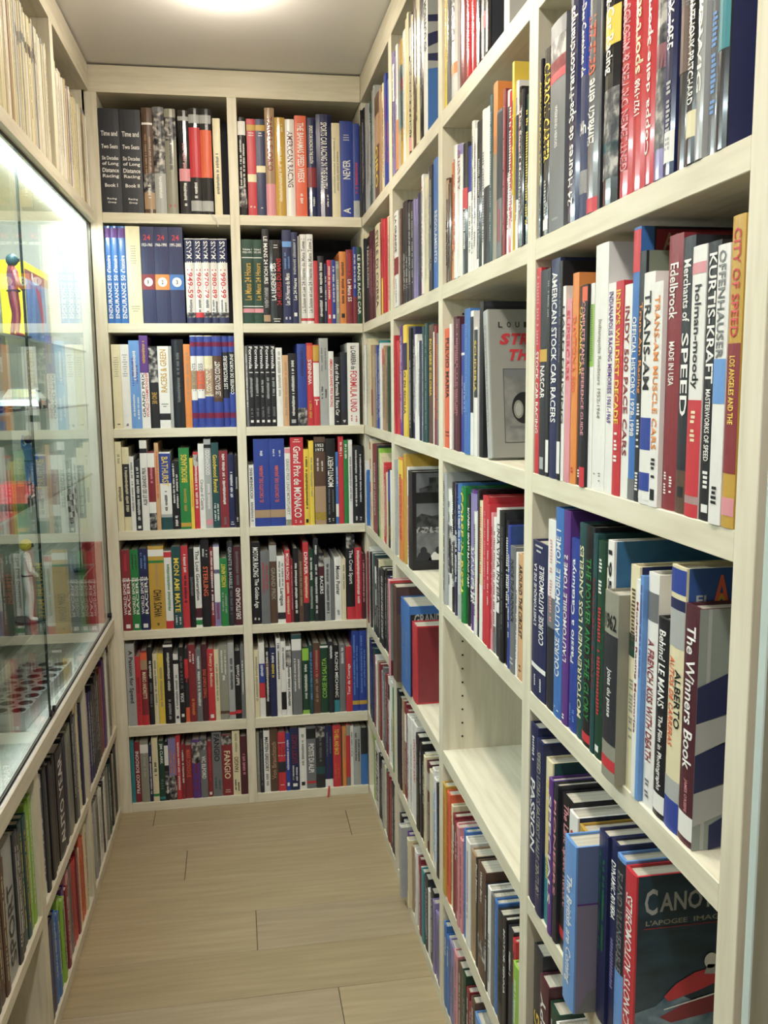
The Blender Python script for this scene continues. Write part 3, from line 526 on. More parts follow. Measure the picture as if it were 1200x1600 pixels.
DATA = '''
# BL1 130 5 145
308 87 K 60-84 w H Time and/Two Seats;32-56 w H Six Decades/of Long/Distance/Racing;24-29 w H Book I;8-15 w H Racing/Group
475 87 K 60-84 w H Time and/Two Seats;32-56 w H Six Decades/of Long/Distance/Racing;24-29 w H Book II;8-15 w H Racing/Group 
gap 480
565 89 z 35-75 Z M;14-28 w M|4-20:Z,20-38:q,84-86:w *
655 90 g 12-35 w M|40-96:q,0-38:G *
745 89 a 42-80 K M;6-9 r M|70-92:q *
gap 760
845 88 k 30-68 p M;6-30 w M|32-44:p,90-94:G *
930 90 k 14-30 w M|35-82:r,3-13:G,86-94:G *
1020 90 k 40-75 O M|35-80:O,3-13:G,86-94:G *
gap 1030
1090 82 c 20-65 K M ribbon
# BR1 360 5 65
135 84 k 20-78 w M|82-96:w,8-30:q *
gap 142
212 83 r 82-86 w X;8-10 w M|35-43:c,88-94:Y
285 83 B 82-86 w X;8-10 w M|45-52:c,88-94:Y
360 93 Z 42-92 R D TARGA FLORIO|0-30:p *
440 85 Y 15-70 c M;85-95 c M *
515 84 w 30-88 m D AMERICAN RACING *
605 87 O 34-93 w D THE BAHAMAS SPEED WEEKS;12-24 w M
680 86 B 54-92 w D SPORTS CAR RACING IN THE SOUTH;8-22 w M|30-50:R *
800 89 B 28-92 w D SPORTS CAR RACING IN THE SOUTH;10-24 w M *
865 82 c 20-84 a M
965 84 b 40-60 w U NEVER;80-86 w X;4-10 w U A
1015 82 b 20-60 r M|0-18:G
# BL2 150 5.217 95
150 98 s 5-50 w U ENDURANCE 50;52-70 w U d'histoire|88-98:v *
205 98 s 5-50 w U ENDURANCE 50;52-70 w U d'histoire|88-98:v *
268 98 s 5-50 w U ENDURANCE 50;52-70 w U d'histoire|88-98:v *
385 99 c 60-80 a X;12-18 a X
495 97 B 85-93 r H 24;79-84 w H 1923-1965|35-51:R disc1
612 97 B 85-93 r H 24;79-84 w H 1966-1990|35-51:o disc2
730 97 B 85-93 r H 24;79-84 w H 1991-2005|35-51:s disc3
gap 740
815 86 w 66-97 w U LE MANS;30-64 r D 1949-59;12-28 k M|0-7:B,7-13:q,72-99:B *
883 86 w 66-97 w U LE MANS;30-64 r D 1960-69;12-28 k M|0-7:B,7-13:r,72-99:B *
942 86 w 66-97 w U LE MANS;30-64 r D 1970-79;12-28 k M|0-7:B,7-13:q,72-99:B *
1008 86 w 66-97 w U LE MANS;30-64 r D 1980-89;12-28 k M|0-7:B,7-13:q,72-99:B *
1085 86 w 66-97 w U LE MANS;30-64 r D 1990-99;12-28 k M|0-7:B,7-13:q,72-99:B *
# BR2 360 5.217 105
200 86 N 28-72 Y U Le Mans 24 Hours;83-90 w H Volume 1/1923-1971|13-18:p,78-79:w,20-21:w
273 86 N 28-72 Y U Le Mans 24 Hours;83-90 w H Volume 2/1972-1999|13-18:p,78-79:w,20-21:w
330 97 k 42-92 w D LE MANS 24 HOURS;17-38 G D BRIAN LABAN|2-9:Z
435 86 k 28-72 w U1 LA LEGENDE DES;22-78 r U2 24 HEURES DU MANS;88-94 w X;2-6 w X *
510 96 B 20-54 w U Les 24 Heures du Mans;56-76 l M;4-8 w M|82-88:l
560 94 B 26-50 w U Les 24 Heures;52-92 G M|8-12:w
578 90 a -
630 92 w 12-95 g U La Suisse et Les 24 Heures du Mans Tome 1|3-6:r *
685 92 w 12-95 g U La Suisse et Les 24 Heures du Mans Tome 2|3-6:r *
720 65 r -
770 70 k 10-90 w M
795 62 B 20-80 w M
830 66 r 30-90 w M|8-14:w
865 66 b 30-90 w M|8-14:w
895 65 a 10-70 w M|88-95:G
950 75 o 25-85 k M|8-14:k
1005 77 R 30-60 w D Le Mans 55;62-95 r M
1035 80 b 45-90 w M|0-35:R
1080 80 N 12-90 w D LE MANS RACE CAR 
# BL3 160 5.217 95
170 88 c 60-85 a X;3-6 k M
240 88 w 62-88 g X;3-6 k M
325 92 l 50-88 w M;46-80 v M;10-40 w M
395 97 v 70-94 Y M;12-60 k U1 GRAND PRIX;12-60 r U2 WORLD CHAMPIONSHIP|0-60:w
470 86 k 30-44 Y U 50 ONE|56-98:q
560 86 w 44-96 Y U RACERS & GREEN;24-30 k X|10-18:k
585 86 G -
680 93 K 20-85 g M *
735 88 o 25-90 Z M
785 98 w 40-70 g U LES INSTANTS|0-30:b,10-16:r,78-99:b,42-62:Z,88-93:r *
845 98 w 40-70 g U LES ANNEES|0-32:b,10-16:r,78-99:b,42-62:O,88-93:r *
915 98 c 34-68 w U LA CONTINENTALE|0-34:b,10-16:r,78-99:b,36-64:Z,88-93:r *
990 98 z 34-72 w U LES GRANDS CONST|0-28:b,10-16:r,78-99:b,32-64:z,88-93:r *
1045 98 K 42-78 w U LES PRECURSEURS|0-32:b,10-16:r,82-99:b,88-93:r *
1100 98 k 36-80 w U CONTES DE FORTUNE|0-38:b,10-16:r,82-99:b,88-93:r *
# BR3 370 5.4545 85
108 86 g 20-90 w M
158 87 k 66-98 w D Formula 1;34-60 G M;12-24 g M|5-8:w
205 87 k 66-98 w D Formula 1;34-60 G M;12-24 g M|5-8:w
250 87 k 66-98 w D Formula 1;34-60 G M;12-24 g M|5-8:w
298 87 k 66-98 w D Formula 1;34-60 G M;12-24 g M|5-8:w
345 87 k 66-98 w D Formula 1;34-60 G M;12-24 g M|5-8:w
400 84 w 30-95 a M
450 76 e 12-90 Z M
525 78 k 12-92 w M|4-9:G
605 88 b 55-95 B M|0-22:q
660 89 r 50-80 w U WINNERS;10-30 Y M|80-97:O
712 87 r 24-34 w H T;36-78 w M|36-78:w,80-99:Y
790 94 G 60-90 g M;30-45 k M
835 80 w 25-90 r D AMERICAN GRAND PRIX RACING
890 74 k 14-90 w D Art of the Formula 1 Race Car;3-6 w X
950 79 K 20-90 B M;4-7 w M
1052 89 w 16-66 r D FORMULA UNO;68-96 k D La CARRERA de;4-12 r M
gap 1090
# BL4 170 5.4545 80
135 96 c 34-50 k M;74-86 a M
195 90 c 20-76 c M|17-80:K
235 80 w 20-92 g M
288 76 K 12-90 w M|3-7:w
350 97 w 28-70 k U ALBI ET SES GRANDS PRIX|86-91:k
412 85 R 60-80 p M|0-22:q,22-36:w,80-98:w
448 94 e 30-90 O M
545 84 w 56-94 y D BATHURST;22-50 k M|0-16:T,60-98:b,16-20:G
615 74 k 30-96 w M;4-20 w M
705 88 n 58-92 y U BROOKLANDS;20-50 Y M|3-8:Y
735 77 y 30-70 o M
780 83 r 20-82 w M|82-97:q
830 92 w 22-58 g D Circuito di Caserta
890 99 G 60-88 w U GOODWOOD;20-50 w M|90-94:k,4-10:p
955 93 T 42-86 y D Goodwood Revival;8-30 w M
1030 84 R 30-96 w M;3-14 g M
1080 80 B 40-76 w M;3-8 w X
gap 1082
1125 79 k 50-70 G M;8-14 w M
# BR4 380 5.4545 57
103 68 w 46-95 k U HOCKENHEIM RING;6-40 g M
235 96 b 28-70 O U EL CIRCUITO DEL JARAMA;80-88 w M|10-19:Z
365 96 b 28-70 O U EL CIRCUITO DEL JARAMA;80-88 w M|10-19:Z
415 86 w 14-86 a D GRAND PRIX LINAS MONTLHERY|0-8:a,93-99:p
525 100 r 9-90 w D Grand Prix de MONACO;93-98 w X;3-6 w M
570 84 y 12-90 k M|3-8:k
612 93 y 30-80 a M
gap 616
712 98 z 83-93 w H 1953/1973;60-76 w M|0-44:Z,83-94:k,5-14:y
795 95 k 44-80 w U MONTLHERY;12-42 g M;3-7 w M
820 80 s 50-80 w M|10-28:w
865 97 r 75-95 w M
905 93 n 75-95 w M
940 93 w 20-80 g M
1035 86 k 20-95 w M;4-9 w M
# BL5 180 5.4545 72
148 89 R 20-66 w U WORLD SPORTS/RACERS;74-95 r M|62-63:w,3-8:w
220 89 n 20-66 w U WORLD SPORTS/RACERS;74-95 N M|62-63:w,3-8:w
300 90 B 20-66 w U WORLD SPORTS/RACERS;74-95 l M|62-63:w,3-8:w
gap 302
435 92 Y 15-48 k U WHO'S WHO;50-78 Z M;4-9 k M|80-83:n,88-96:w
500 86 w 15-85 n M|0-10:r,92-99:r
580 91 T 20-86 y D MON AMI MATE;4-16 w M
640 91 r 30-64 k M;66-90 w M
690 88 k 40-64 g M
745 89 w 34-96 k D The Lost Generation|12-24:m,3-9:n
gap 748
820 97 k 36-70 O D STERLING;80-90 w M
855 88 R 14-96 w M|30-60:m
905 91 V 6-30 R M|30-98:w,65-70:b
970 76 n 58-92 y U RACERS APART;20-50 G M
1020 94 K 45-94 G D GRANITE & MARBLE;12-42 g M
1090 88 m 50-94 g M;8-48 w U DEUTSCHLAND
# BR5 380 5.4545 80
160 92 k 58-94 w D MOTOR RACING;20-56 w D The Golden Age;5-8 w M
235 82 g 40-85 r M
298 90 z 30-70 a D GRAND PRIX|78-98:G
365 76 w 26-52 k D Lartigue;54-92 g M|6-16:K
410 82 r 60-96 w D MOTOR RACING;10-56 c M
435 72 R 20-90 p M
480 84 k 6-80 w M
520 78 z 20-90 Z M
568 90 r 60-88 w D DRIVER;30-58 c M|0-24:K
610 82 N 55-90 w M;14-50 G M
650 94 K 80-92 w M;8-70 w M
700 78 k 40-66 w D RACERS|80-96:q,66-80:m
752 72 G 10-90 k M
785 68 g -
845 72 w 40-86 k D Monte Poster;6-16 g M
882 70 c 50-90 a M
gap 888
958 98 k 42-82 w D The Cruel Sport|0-15:r,84-98:q
1015 82 r 20-96 w M
1050 75 m 20-90 p M
# BL6 185 5.581 80
165 95 G 28-92 k D A Passion for Speed
212 80 r 8-70 R M
272 86 R 36-72 c D MARIO ANDRETTI|0-14:r,88-98:O,75-88:Z
318 90 k 60-84 w M;20-54 g M
358 82 c 20-92 g M
412 82 y 20-80 a M
495 94 k 40-88 w M;6-30 G M|95-98:w
540 80 w 20-70 g M|86-92:k,6-10:k
590 88 k 28-40 w U BORA;40-90 g M|8-12:w
625 86 K 50-80 r M|0-20:O,60-86:r
690 90 R 76-92 w M;6-30 o M
738 85 g 20-90 w M
790 90 m 30-68 O U THREE POINT FIVE
850 84 r 48-94 c D Poetry in Motion|4-9:w
892 83 c 20-80 a M
970 87 a 60-94 w M;52-60 w M|8-12:z
1025 90 G 40-80 k M|6-10:r
1078 80 k 50-80 w U Rudolf Caracciola|8-13:r
1110 86 g 30-80 w M
# BR6 390 5.714 50
95 80 c 20-90 a M
148 88 w 55-70 w M|26-46:r,46-72:b
190 82 k 20-94 w M|60-80:z
250 82 B 55-78 y M;78-92 w M
290 92 w 40-94 k M
335 88 w 60-92 g M|8-32:k
383 82 w 14-70 k M|70-95:q
gap 388
475 96 g 26-70 w M|80-94:w,94-99:T
gap 480
540 80 N 20-74 w M|0-6:L,80-98:L
575 82 T 20-90 l M
640 84 z 10-90 Z M|50-90:R
712 82 N 22-80 L U CORSE IN SALITA|95-98:w
760 85 K 75-96 w M
810 80 k 22-90 w D RACING MECHANIC|0-18:t
865 80 g 70-96 w M
gap 866
922 78 r 26-74 w U Tour de Courage
985 96 b 20-95 l M|8-13:Y
1052 96 b 20-95 l M|8-13:Y
# BL7 190 5.714 82
128 92 t -
180 90 R 15-85 w U FRANCO BORDONI
gap 181
255 92 a 40-80 G M|80-94:w
285 85 B 10-80 w M
340 95 c 40-62 k M|8-12:n
395 90 N 62-96 w D JIM CLARK;20-36 g M|3-7:t
432 88 k 10-30 w M|60-94:w,12-50:q
500 92 V 40-80 o M|0-40:q
540 96 r 10-90 w M
575 82 R 20-90 w M
640 80 R 40-92 O D MARK DONOHUE|2-98:R
712 88 v 10-60 R M|60-96:q
775 90 g 32-70 w D VIC ELFORD|80-98:q
820 84 R 20-90 r M|4-9:w
905 98 g 55-97 k D FANGIO;10-30 T M
1000 92 R 28-74 c D FANGIO;3-10 c X|84-99:q
1068 98 c 36-60 z U FANGIO;62-96 a M;6-24 k M
gap 1069
1130 88 m 30-70 p M
# BR7 390 5.714 65
98 92 a 30-80 G M
135 92 K 10-90 g M
190 94 w 34-90 k D MASTEN GREGORY;8-30 g M
262 95 z 20-80 Z U Von Brauchitsch
330 90 r 60-80 R M|82-83:w,60-61:w,10-11:w,32-50:K
370 88 b 30-90 w M|8-14:w
450 95 B 44-90 R U LUCKY PLACES;14-40 w M|6-11:w
515 94 w 30-90 g M|6-12:k
600 96 g 26-72 w D POSTE DI ALPI|80-96:k,8-12:r
680 98 K 40-80 g M|80-98:q,22-34:T
750 94 B 50-90 g M|0-13:w ribbon2
820 95 r 52-94 y D TO HELL AND BACK;10-40 O M
835 92 z -
868 92 o 40-90 Z M
905 95 r -|82-99:a,0-14:g
935 92 w 40-90 g M
1000 90 G 40-90 k M
1092 88 K -|0-54:s
# R1A 540 6.667 152
165 93 k 10-90 w D - - - - - -
200 90 k 20-90 w M
245 90 G 20-80 k M
270 86 T 10-90 w M
300 90 a 10-80 w M
345 80 z 10-50 y D GIRO|50-80:Z
385 80 Z 10-90 o M
400 78 c 10-90 k M
445 82 b 20-60 O M|60-80:v
# R1B 540 6.667 180
205 92 c 20-90 a M
255 84 k 40-90 w D TARGA FLORIO
305 86 m 20-90 p M
350 86 c 10-94 m D STILE DI CORSA
372 84 R 10-90 r M
435 86 r 60-80 R M|0-38:y
460 82 c 10-80 a M
490 80 Z 10-90 w M
# R1C 540 6.667 160
185 84 g 20-80 k M
220 86 w 20-90 g M
265 92 c 20-90 a M
320 84 Z 60-90 c M|14-46:R
345 82 b 10-90 w M
380 86 t 10-90 w M
430 78 Z 10-90 k M|80-98:r
475 78 N 10-90 k M
# R1D 540 6.667 180
205 70 w 10-90 k M|70-98:r
245 60 s 10-90 l M
280 96 w 10-40 r M|40-52:r,66-78:r,88-96:r
328 92 R 20-80 w U CIRCUITO DI MONZA
348 92 K 10-90 g M
366 90 L 10-90 w M
392 86 c 10-90 p M
425 78 r 10-90 w M
445 70 c 10-90 a M
490 74 k 10-30 y M|60-98:b
# R1E 540 6.667 215
245 78 R 10-90 r M
285 86 w 10-90 g M
305 84 T 10-90 g M
365 82 K 10-90 w M|68-90:w,40-60:G
400 80 k 10-90 w D GLI EROI DELLE CORSE
440 82 k 10-90 w M
495 80 B 10-90 G M
# R1F 560 7.275 118
165 90 B 10-90 l M
190 88 T 10-90 l M
215 84 w 10-90 p M
235 82 Z 10-90 c M
270 84 R 10-90 p M
300 86 g 10-90 w M
340 84 R 10-90 w M
375 88 w 10-60 k M|74-92:k
410 82 n 10-90 y M
# R1G 560 7.275 165
185 94 L 10-90 w M
235 92 w 10-90 k D MILLE MIGLIA
275 90 k 10-90 w M
325 92 G 10-90 w M
370 90 R 10-90 p M
415 92 K 10-90 w M
# R2A 540 6.667 488
530 85 V 10-90 k M|60-90:w *
552 84 w 20-90 a M|0-40:o
585 84 Y 20-90 k M|30-80:T,60-70:r *
612 86 w 10-90 a M
652 90 c 10-60 y M
700 88 k 10-70 c M|70-90:G,2-12:p *
730 90 z 10-90 c M *
762 90 c 10-90 k M *
800 92 k 10-90 g M *
842 96 w 50-80 k D MONACO GP art:poster
gap 970
# R2B 540 6.667 490
512 70 c 10-90 r M
555 78 w 58-96 k D LA GRANDE;4-30 m D AUTO JUNIOR|34-52:R
590 76 z 10-90 Z M
642 80 k 10-50 w M
695 76 K 10-90 w M
772 74 V 20-80 g M
815 84 R 10-90 a M
870 80 c 10-90 G M
905 84 K 10-96 w M
968 86 s 20-60 w D REGOLAMENTO
# R2C 540 6.667 508
560 86 r 10-90 R M
600 92 v 10-90 w M
640 92 y 20-70 m D GIRO DI SICILIA|60-84:B
660 90 g 10-90 G M
710 88 k 10-90 w M
785 82 w 20-90 g M
800 80 w 10-90 g M
850 86 T 10-90 G M
900 86 z 40-88 y D POLVERE E GLORIA
915 80 w -
966 84 R 20-90 o M
# R2D 540 6.667 505
535 86 G 10-90 w M
560 86 w 10-90 k M
605 90 o 20-84 r D MOTO GUZZI E CORSE|80-98:y
630 94 Y 10-90 o M
650 84 w 10-90 r M
692 82 k - art:photo
gap 970
# R2E 540 6.667 540
560 88 p 20-90 m M p3 art:heart
600 86 z 20-90 k M p2 art:brown
690 78 s 10-70 G M|70-96:s p1 art:grand
738 66 r 10-90 R M art:box
gap 970
# R2F 560 7.275 440
490 92 k 10-90 B M
510 90 Z 10-90 w M
555 90 R 10-90 w M|60-90:w
605 86 w 10-86 g M
655 88 w 40-84 r D CINQUANTA ANNI
690 84 k 10-90 G M
745 82 k 40-90 w M
765 78 c 10-90 g M
832 76 m 10-70 w M|70-90:G
915 80 w 10-90 l M
# R2G 560 7.275 470
515 80 K 10-90 w M
560 84 G 10-30 w M|42-58:k,40-42:L p2
600 82 v 20-90 V M p1
640 78 Z 10-90 w M
670 84 w 10-90 k M
715 82 R 10-90 w M|50-90:p
745 80 t 10-90 l M
780 82 K 10-90 w M
800 74 w 10-90 w M
835 80 k 10-90 w M
915 76 V 10-90 g M
# R3A 680 6.667 70
130 93 y 20-70 Y M *
185 93 w 30-60 k D TECNICA|14-20:o *
gap 235
320 95 R 50-92 w D SCUDERIA *
390 95 r 10-90 p M *
460 94 K 10-90 B M *
512 93 g 20-90 w M|14-22:p *
562 96 k 40-90 w M art:navy *
gap 700
760 92 G - art:oval
gap 930
# R3B 670 6.1556 148
200 66 z 10-60 k M|80-98:Z *
236 72 o 10-90 k M *
265 80 w 10-90 r M *
308 78 w 66-96 R D GRAND PRIX|92-100:V *
350 76 K 10-60 w M|50-66:r *
387 72 b 10-60 g M|0-64:w *
412 84 w 10-90 g M *
440 78 w 10-90 g M *
482 80 K 20-86 G M|0-6:w *
515 84 w 14-80 g M
572 82 w 10-40 k M|0-50:k
600 86 T 10-90 G M
642 90 o 10-70 Z M|0-60:a
692 74 g 10-40 r M|40-98:K
716 82 R 10-90 p M
745 80 w 10-70 K M|50-90:K *
780 78 r 20-90 w M *
800 90 y 10-80 k M|0-30:w
825 80 w 10-90 b M|30-80:K *
850 76 k 60-90 p M *
880 72 k 24-90 w D The Speed Merchants *
910 72 K 10-90 g M *
945 68 N 10-90 y M *
# R3C 670 5 108
160 80 O 42-92 k D FULVIO MARIA;8-14 k X
178 82 w -
235 86 m 20-96 p M
278 80 b 30-60 w M|76-78:w
322 88 s 10-90 l M
345 86 w 30-60 k D MASERATI|30-96:k
372 76 w 50-90 y D SCUDERIA|46-98:K
402 90 k 20-90 K M art:black
gap 446
480 84 G 10-90 a M lean art:strap
gap 745
# R3D 670 4.7056 105
127 92 G 10-94 k M *
160 82 w 10-90 k M|30-70:q *
185 88 k 10-90 w M|20-60:q *
207 88 B 20-80 w M *
232 89 s 10-90 w M|0-50:G *
262 88 n 20-96 y D CORSE IN PISTA *
285 84 k 30-90 w D MODERN SPORTS RACING CARS *
325 88 v 20-60 w D RACING STRIPES|30-98:V *
345 76 w 10-90 k M *
362 90 k 10-40 r M *
385 84 c 40-96 O M|0-40:w
425 88 r 30-90 p M art:red
442 84 r 20-90 w M
458 80 p 10-90 R M
478 78 w 10-90 R M|0-20:g
512 84 w 36-90 k D UNA VITA INTERA|0-30:K
548 84 k 10-90 g M art:dark
572 80 k 40-90 w M
592 78 b 20-80 w M art:blue
630 68 g 40-90 k D INSIDE THE PADDOCK;4-12 w X
645 66 w 10-70 K M
692 66 e 34-92 k D AROUND THE CIRCUIT;4-12 k X
# R3F 690 5.333 10
38 86 Y 10-90 O M
65 84 O 10-90 r M
80 78 c 10-90 g M
125 74 R 60-90 w M
170 74 p 10-90 R M
192 78 s 10-90 l M
230 76 w 20-90 V M
272 74 Z 10-90 a M
292 74 k 60-96 w D Paul Monmy
355 76 z 68-96 w D Walter Berry;40-60 k M|18-34:q
375 70 K 10-90 w M
402 72 w 10-60 g M
432 72 g -
460 72 s 10-90 l M
505 70 K 20-76 k D DICK & GEORGE
530 72 k 34-90 w D MOTOR SENNA
570 70 K 60-80 w M
595 68 r 10-90 k M|0-60:s
640 58 L 40-90 w M|0-20:T
gap 655
# R3G 690 5.333 15
60 84 s 60-90 w M
100 80 V 10-90 k M
130 82 p 10-90 g M
165 80 z 10-90 w M
195 82 N 10-90 G M
245 74 R 10-90 w M
275 80 z 10-90 w M
325 74 l 10-90 w M
370 76 G 10-90 w M
460 74 K 10-90 w M
# R4B 800 3 85
122 78 K 30-88 y D AMERICAN ROAD RACING;6-16 g M *
165 80 k 40-92 y D CARROLL CARTER;8-30 G M|3-9:w *
235 86 g 40-60 w D WEEKEND HEROES;4-6 G X|76-92:q,72-82:r
300 92 B 8-92 w U 24 Heures de Spa-Francorchamps *
335 90 b 60-90 w D Des Centaines de;34-44 w H 24h|0-60:B,10-20:w *
388 92 g 28-54 w U Einfach eine;56-80 O U GEILE ZEIT;30-36 w M|0-6:r *
400 90 K -
470 94 k 50-90 w D Racing Car Racing|10-44:q,60-74:y,20-24:t *
540 94 r 10-70 p U GENTLEMEN DRIVERS & MILORDS|72-73:w *
610 98 r 40-96 c U sport automobiles;26-38 w U 1927-1968 *
655 98 r 10-94 w U Coppa delle Sport e Prototipi *
700 96 V -|10-60:q,60-96:Z,36-44:p *
750 96 B 40-80 w D GRAND PRIX 1955;6-30 G M|4-14:w *
810 96 K 50-90 g M|30-60:z *
855 96 k 18-50 w D ANTHONY PRITCHARD;56-90 g M|8-16:c *
892 98 G 20-80 w D KARL LUDWIG *
945 98 g 10-50 l M|50-60:w *
1000 99 K 48-96 k M|48-96:r,28-44:t art:navyflat *
gap 1130
# R4C 800 2.963 90
118 96 r 20-60 w D STOCK CAR RACING;60-96 p M
152 94 K 38-54 w D NASCAR|3-9:G,56-62:Y
166 94 k 76-94 G M|2-18:w
207 98 B 26-94 w D AMERICAN STOCK CAR RACERS
222 95 k 50-90 g M|3-18:w
236 84 w 30-90 k D HARD DRIVING
262 78 p 56-94 r D SUPERCARS|2-98:p
290 88 o 44-80 O D DAYTONA 500;5-8 r M
312 82 K 56-90 y D QUASAR CAR;2-8 w M
337 82 k 26-92 p D COMPLETE FAN'S REFERENCE GUIDE|0-10:r,92-99:O
355 82 w 60-90 g M|60-90:L
412 96 w 30-70 a D Indianapolis Roadsters 1952-1964;4-8 a M
450 80 w 34-96 v D INDIANAPOLIS RACING MEMORIES 1961-1969
485 80 r 34-96 y D INDY'S WILDEST DECADE;16-30 w M
520 78 w 20-90 R D INDY 500 PACE CARS
553 97 s 24-68 w D OFFICIAL HISTORY 1978-1998|84-99:r,0-8:g art:autoc
582 88 K 44-80 o D Trans-Am Racing;4-12 w M;20-40 w M art:greenish
632 80 w 50-92 k D TRANS-AM|6-14:b,24-38:b,2-5:w
672 76 w 26-94 o D TRANS-AM MUSCLE CARS;12-22 k M|3-8:k
735 90 R 70-90 w D Edelbrock;46-62 w D MADE IN USA;6-14 w M
790 88 K 36-66 w D SPEED;70-92 w D Merchants of|0-16:z,6-10:k
852 84 w 48-86 k D holman-moody;28-40 c M|0-44:r,5-8:w,90-94:p
912 84 k 50-96 w D KURTIS-KRAFT;22-48 w D MASTERWORKS OF SPEED;12-20 w M|3-6:w
968 82 w 60-98 g D OFFENHAUSER;8-14 k M|44-60:l
1026 89 Y 62-96 r D CITY OF SPEED;34-56 y D LOS ANGELES AND THE|18-60:R,4-10:p
# R4D 800 2.7575 78
138 77 B 46-86 w U1 L'HISTORIQUE DE LA;36-86 w U2 COURSE AUTOMOBILE;6-14 w M;92-98 w X|18-21:w
172 90 w 40-90 p M|0-44:K,44-60:g
205 98 s 20-90 w U COURSE AUTOMOBILE TOME 1;3-5 w M
232 97 v 30-80 w U L'AUTOMOBILE TOME 2;3-5 w M
265 86 b 36-90 w U Passio a Catalunya;5-14 l M
293 94 T 10-90 c U MOTORRENNEN LOS ANGELES
330 94 k 12-86 n D THE POWER AND THE GLORY|2-6:r
347 92 T 30-80 R U CHASSIS & COMPETITION
376 90 N 20-70 r M;76-92 w M|3-6:w
394 80 c 20-90 y M|3-10:n
420 92 w 70-96 k D 1950 art:bluetop
478 74 a 34-60 w D Joies du passe;78-94 k H 1962|20-78:K,6-12:r p1
514 86 c 20-50 a M;60-90 z M|60-70:N art:navytop
532 82 w 30-90 R D Modena Racing Memories|2-98:w
546 84 l 50-96 v M
590 86 w 20-72 R D A FRENCH KISS WITH DEATH;4-12 g M|80-92:g
637 72 k 56-94 w D Behind LE MANS;14-52 w D The Film in Photographs|3-12:w
697 92 c 32-66 O D1 AUTOS DE CARRERAS;40-62 k D2 ALBERTO|0-12:b,90-99:b,12-20:G,70-84:G,84-88:B art:elaut
760 81 m 32-92 w D The Winners Book;14-28 p D JAMES O'KEEFE|3-13:w art:flag
gap 908
# R4E 800 3 78
112 94 B 30-70 w D PASSION;80-94 w M
142 90 B 10-94 a D SPEED UTAH'S FASTEST HALF CENTURY
172 84 c 20-90 y M|0-40:t art:teal
192 78 v 20-90 w D SPECIALS
212 78 K 30-90 p D PIONEERS
262 76 k 30-96 p D The Land Speed Record|8-14:r art:darktop
300 74 w 40-90 r D O'NEIL art:darkblue
345 72 Y 40-90 k M art:darkblue
400 74 l 14-80 w D The British are Coming p3 art:lav
440 82 B 30-90 n M
475 82 B 60-90 w D DYNAMIC RIVIERA;20-50 V M art:navytop2
515 80 l 40-92 g D ELAND VULNERABLE|40-98:K
564 79 r 20-88 w U CANOTS AUTOMOBILES art:canots
gap 960
# R4F 800 3 85
125 88 K 10-60 y U RISKING
165 80 m 40-90 w U HAPPY
205 74 N 30-90 w M
260 72 w 10-90 r M|60-98:k
330 72 K 10-90 w M|0-60:w
400 74 T 10-90 w M
480 72 B 10-90 w M
# L1A 0 1 0
12 84 V 10-90 w M
24 82 B 10-90 w M
34 84 K 20-90 G M
46 86 k 10-90 w M
54 80 z 10-90 Z M
62 84 R 10-90 p M
70 88 v 10-90 k M
80 90 c 10-90 a M
88 84 a 10-90 k M
99 92 K 10-90 g M
# L2A 0 1 0
10 88 g 10-90 k M
20 90 K 10-90 g M
36 86 k -
50 84 k 10-92 w U AUTO YEAR|2-4:g
60 86 K 10-90 B M
72 84 a 10-90 g M
82 92 k 20-90 w M
97 94 c 10-92 k M
# L3A 0 1 0
14 86 T 10-90 G M
26 84 g 10-90 w M
38 82 c 10-90 z M
48 80 k 10-90 Z M
58 86 z 10-90 c M
70 86 G 10-70 K U SPORT
80 84 K 10-90 w M
90 82 T 10-90 y M
99 86 L 10-90 w M
# L4A 0 1 0
30 86 K 10-90 w M
60 84 g 10-90 w M
97 86 c 10-90 k M
# L1B 0 1 6
16 88 z 10-90 w M
28 84 a 10-90 k M
40 88 w 10-90 g M
50 84 K 10-90 w M
62 90 a 10-90 w M
74 84 T 10-90 w M
86 88 K 10-90 g M
98 90 k 10-90 g M
# L2B 0 1 2
14 86 B 20-90 s M
24 84 s 20-90 w M
34 86 L 10-90 k M
44 84 v 10-90 w M
55 88 p 10-90 z M
66 86 r 10-90 z M
76 88 R 10-90 p M
92 90 O 10-90 R M
'''
for cid, hdr, items in parse_cells(DATA): make_cell(cid, hdr, items)
# the 300 books that show largest stay single things; the rest become one object of kind stuff
bpy.context.view_layer.update()
def pix(P):
    d = P-CAM; z = max(d.dot(fw), .05); return 600+F_PX*d.dot(rt)/z, 800-F_PX*d.dot(up)/z
def shown(o):
    n = len(o.data.vertices)//2; V = [o.data.vertices[i].co for i in (1, 5, n+5, n+1)]
    P = [pix(o.matrix_world @ v) for v in V]; P = [(min(max(a, 0), 1200), min(max(b, 0), 1600)) for a, b in P]
    A = abs(sum(P[i][0]*P[(i+1) % 4][1]-P[(i+1) % 4][0]*P[i][1] for i in range(4)))/2
    return A+(1e6 if any(c.name.startswith('cover_print') for c in o.children) else 0)
ALLB.sort(key=shown, reverse=True); REST = ALLB[300:]
gv, gf, gm, mats, mi = [], [], [], [], {}
for b in REST:
    for o in [b]+list(b.children):
        M = b.matrix_world; base = len(gv); mt = o.data.materials[0]
        if mt.name not in mi: mi[mt.name] = len(mats); mats.append(mt)
        gv += [tuple(M @ v.co) for v in o.data.vertices]
        for p in o.data.polygons: gf.append(tuple(base+i for i in p.vertices)); gm.append(mi[mt.name])
    for o in [b]+list(b.children): me = o.data; bpy.data.objects.remove(o); bpy.data.meshes.remove(me)
rest = pd('book', gv, gf, mats); rest.data.polygons.foreach_set('material_index', gm)
tag(rest, 'smaller mixed books filling the rest of the shelves on all sides', 'book', None, 'stuff')
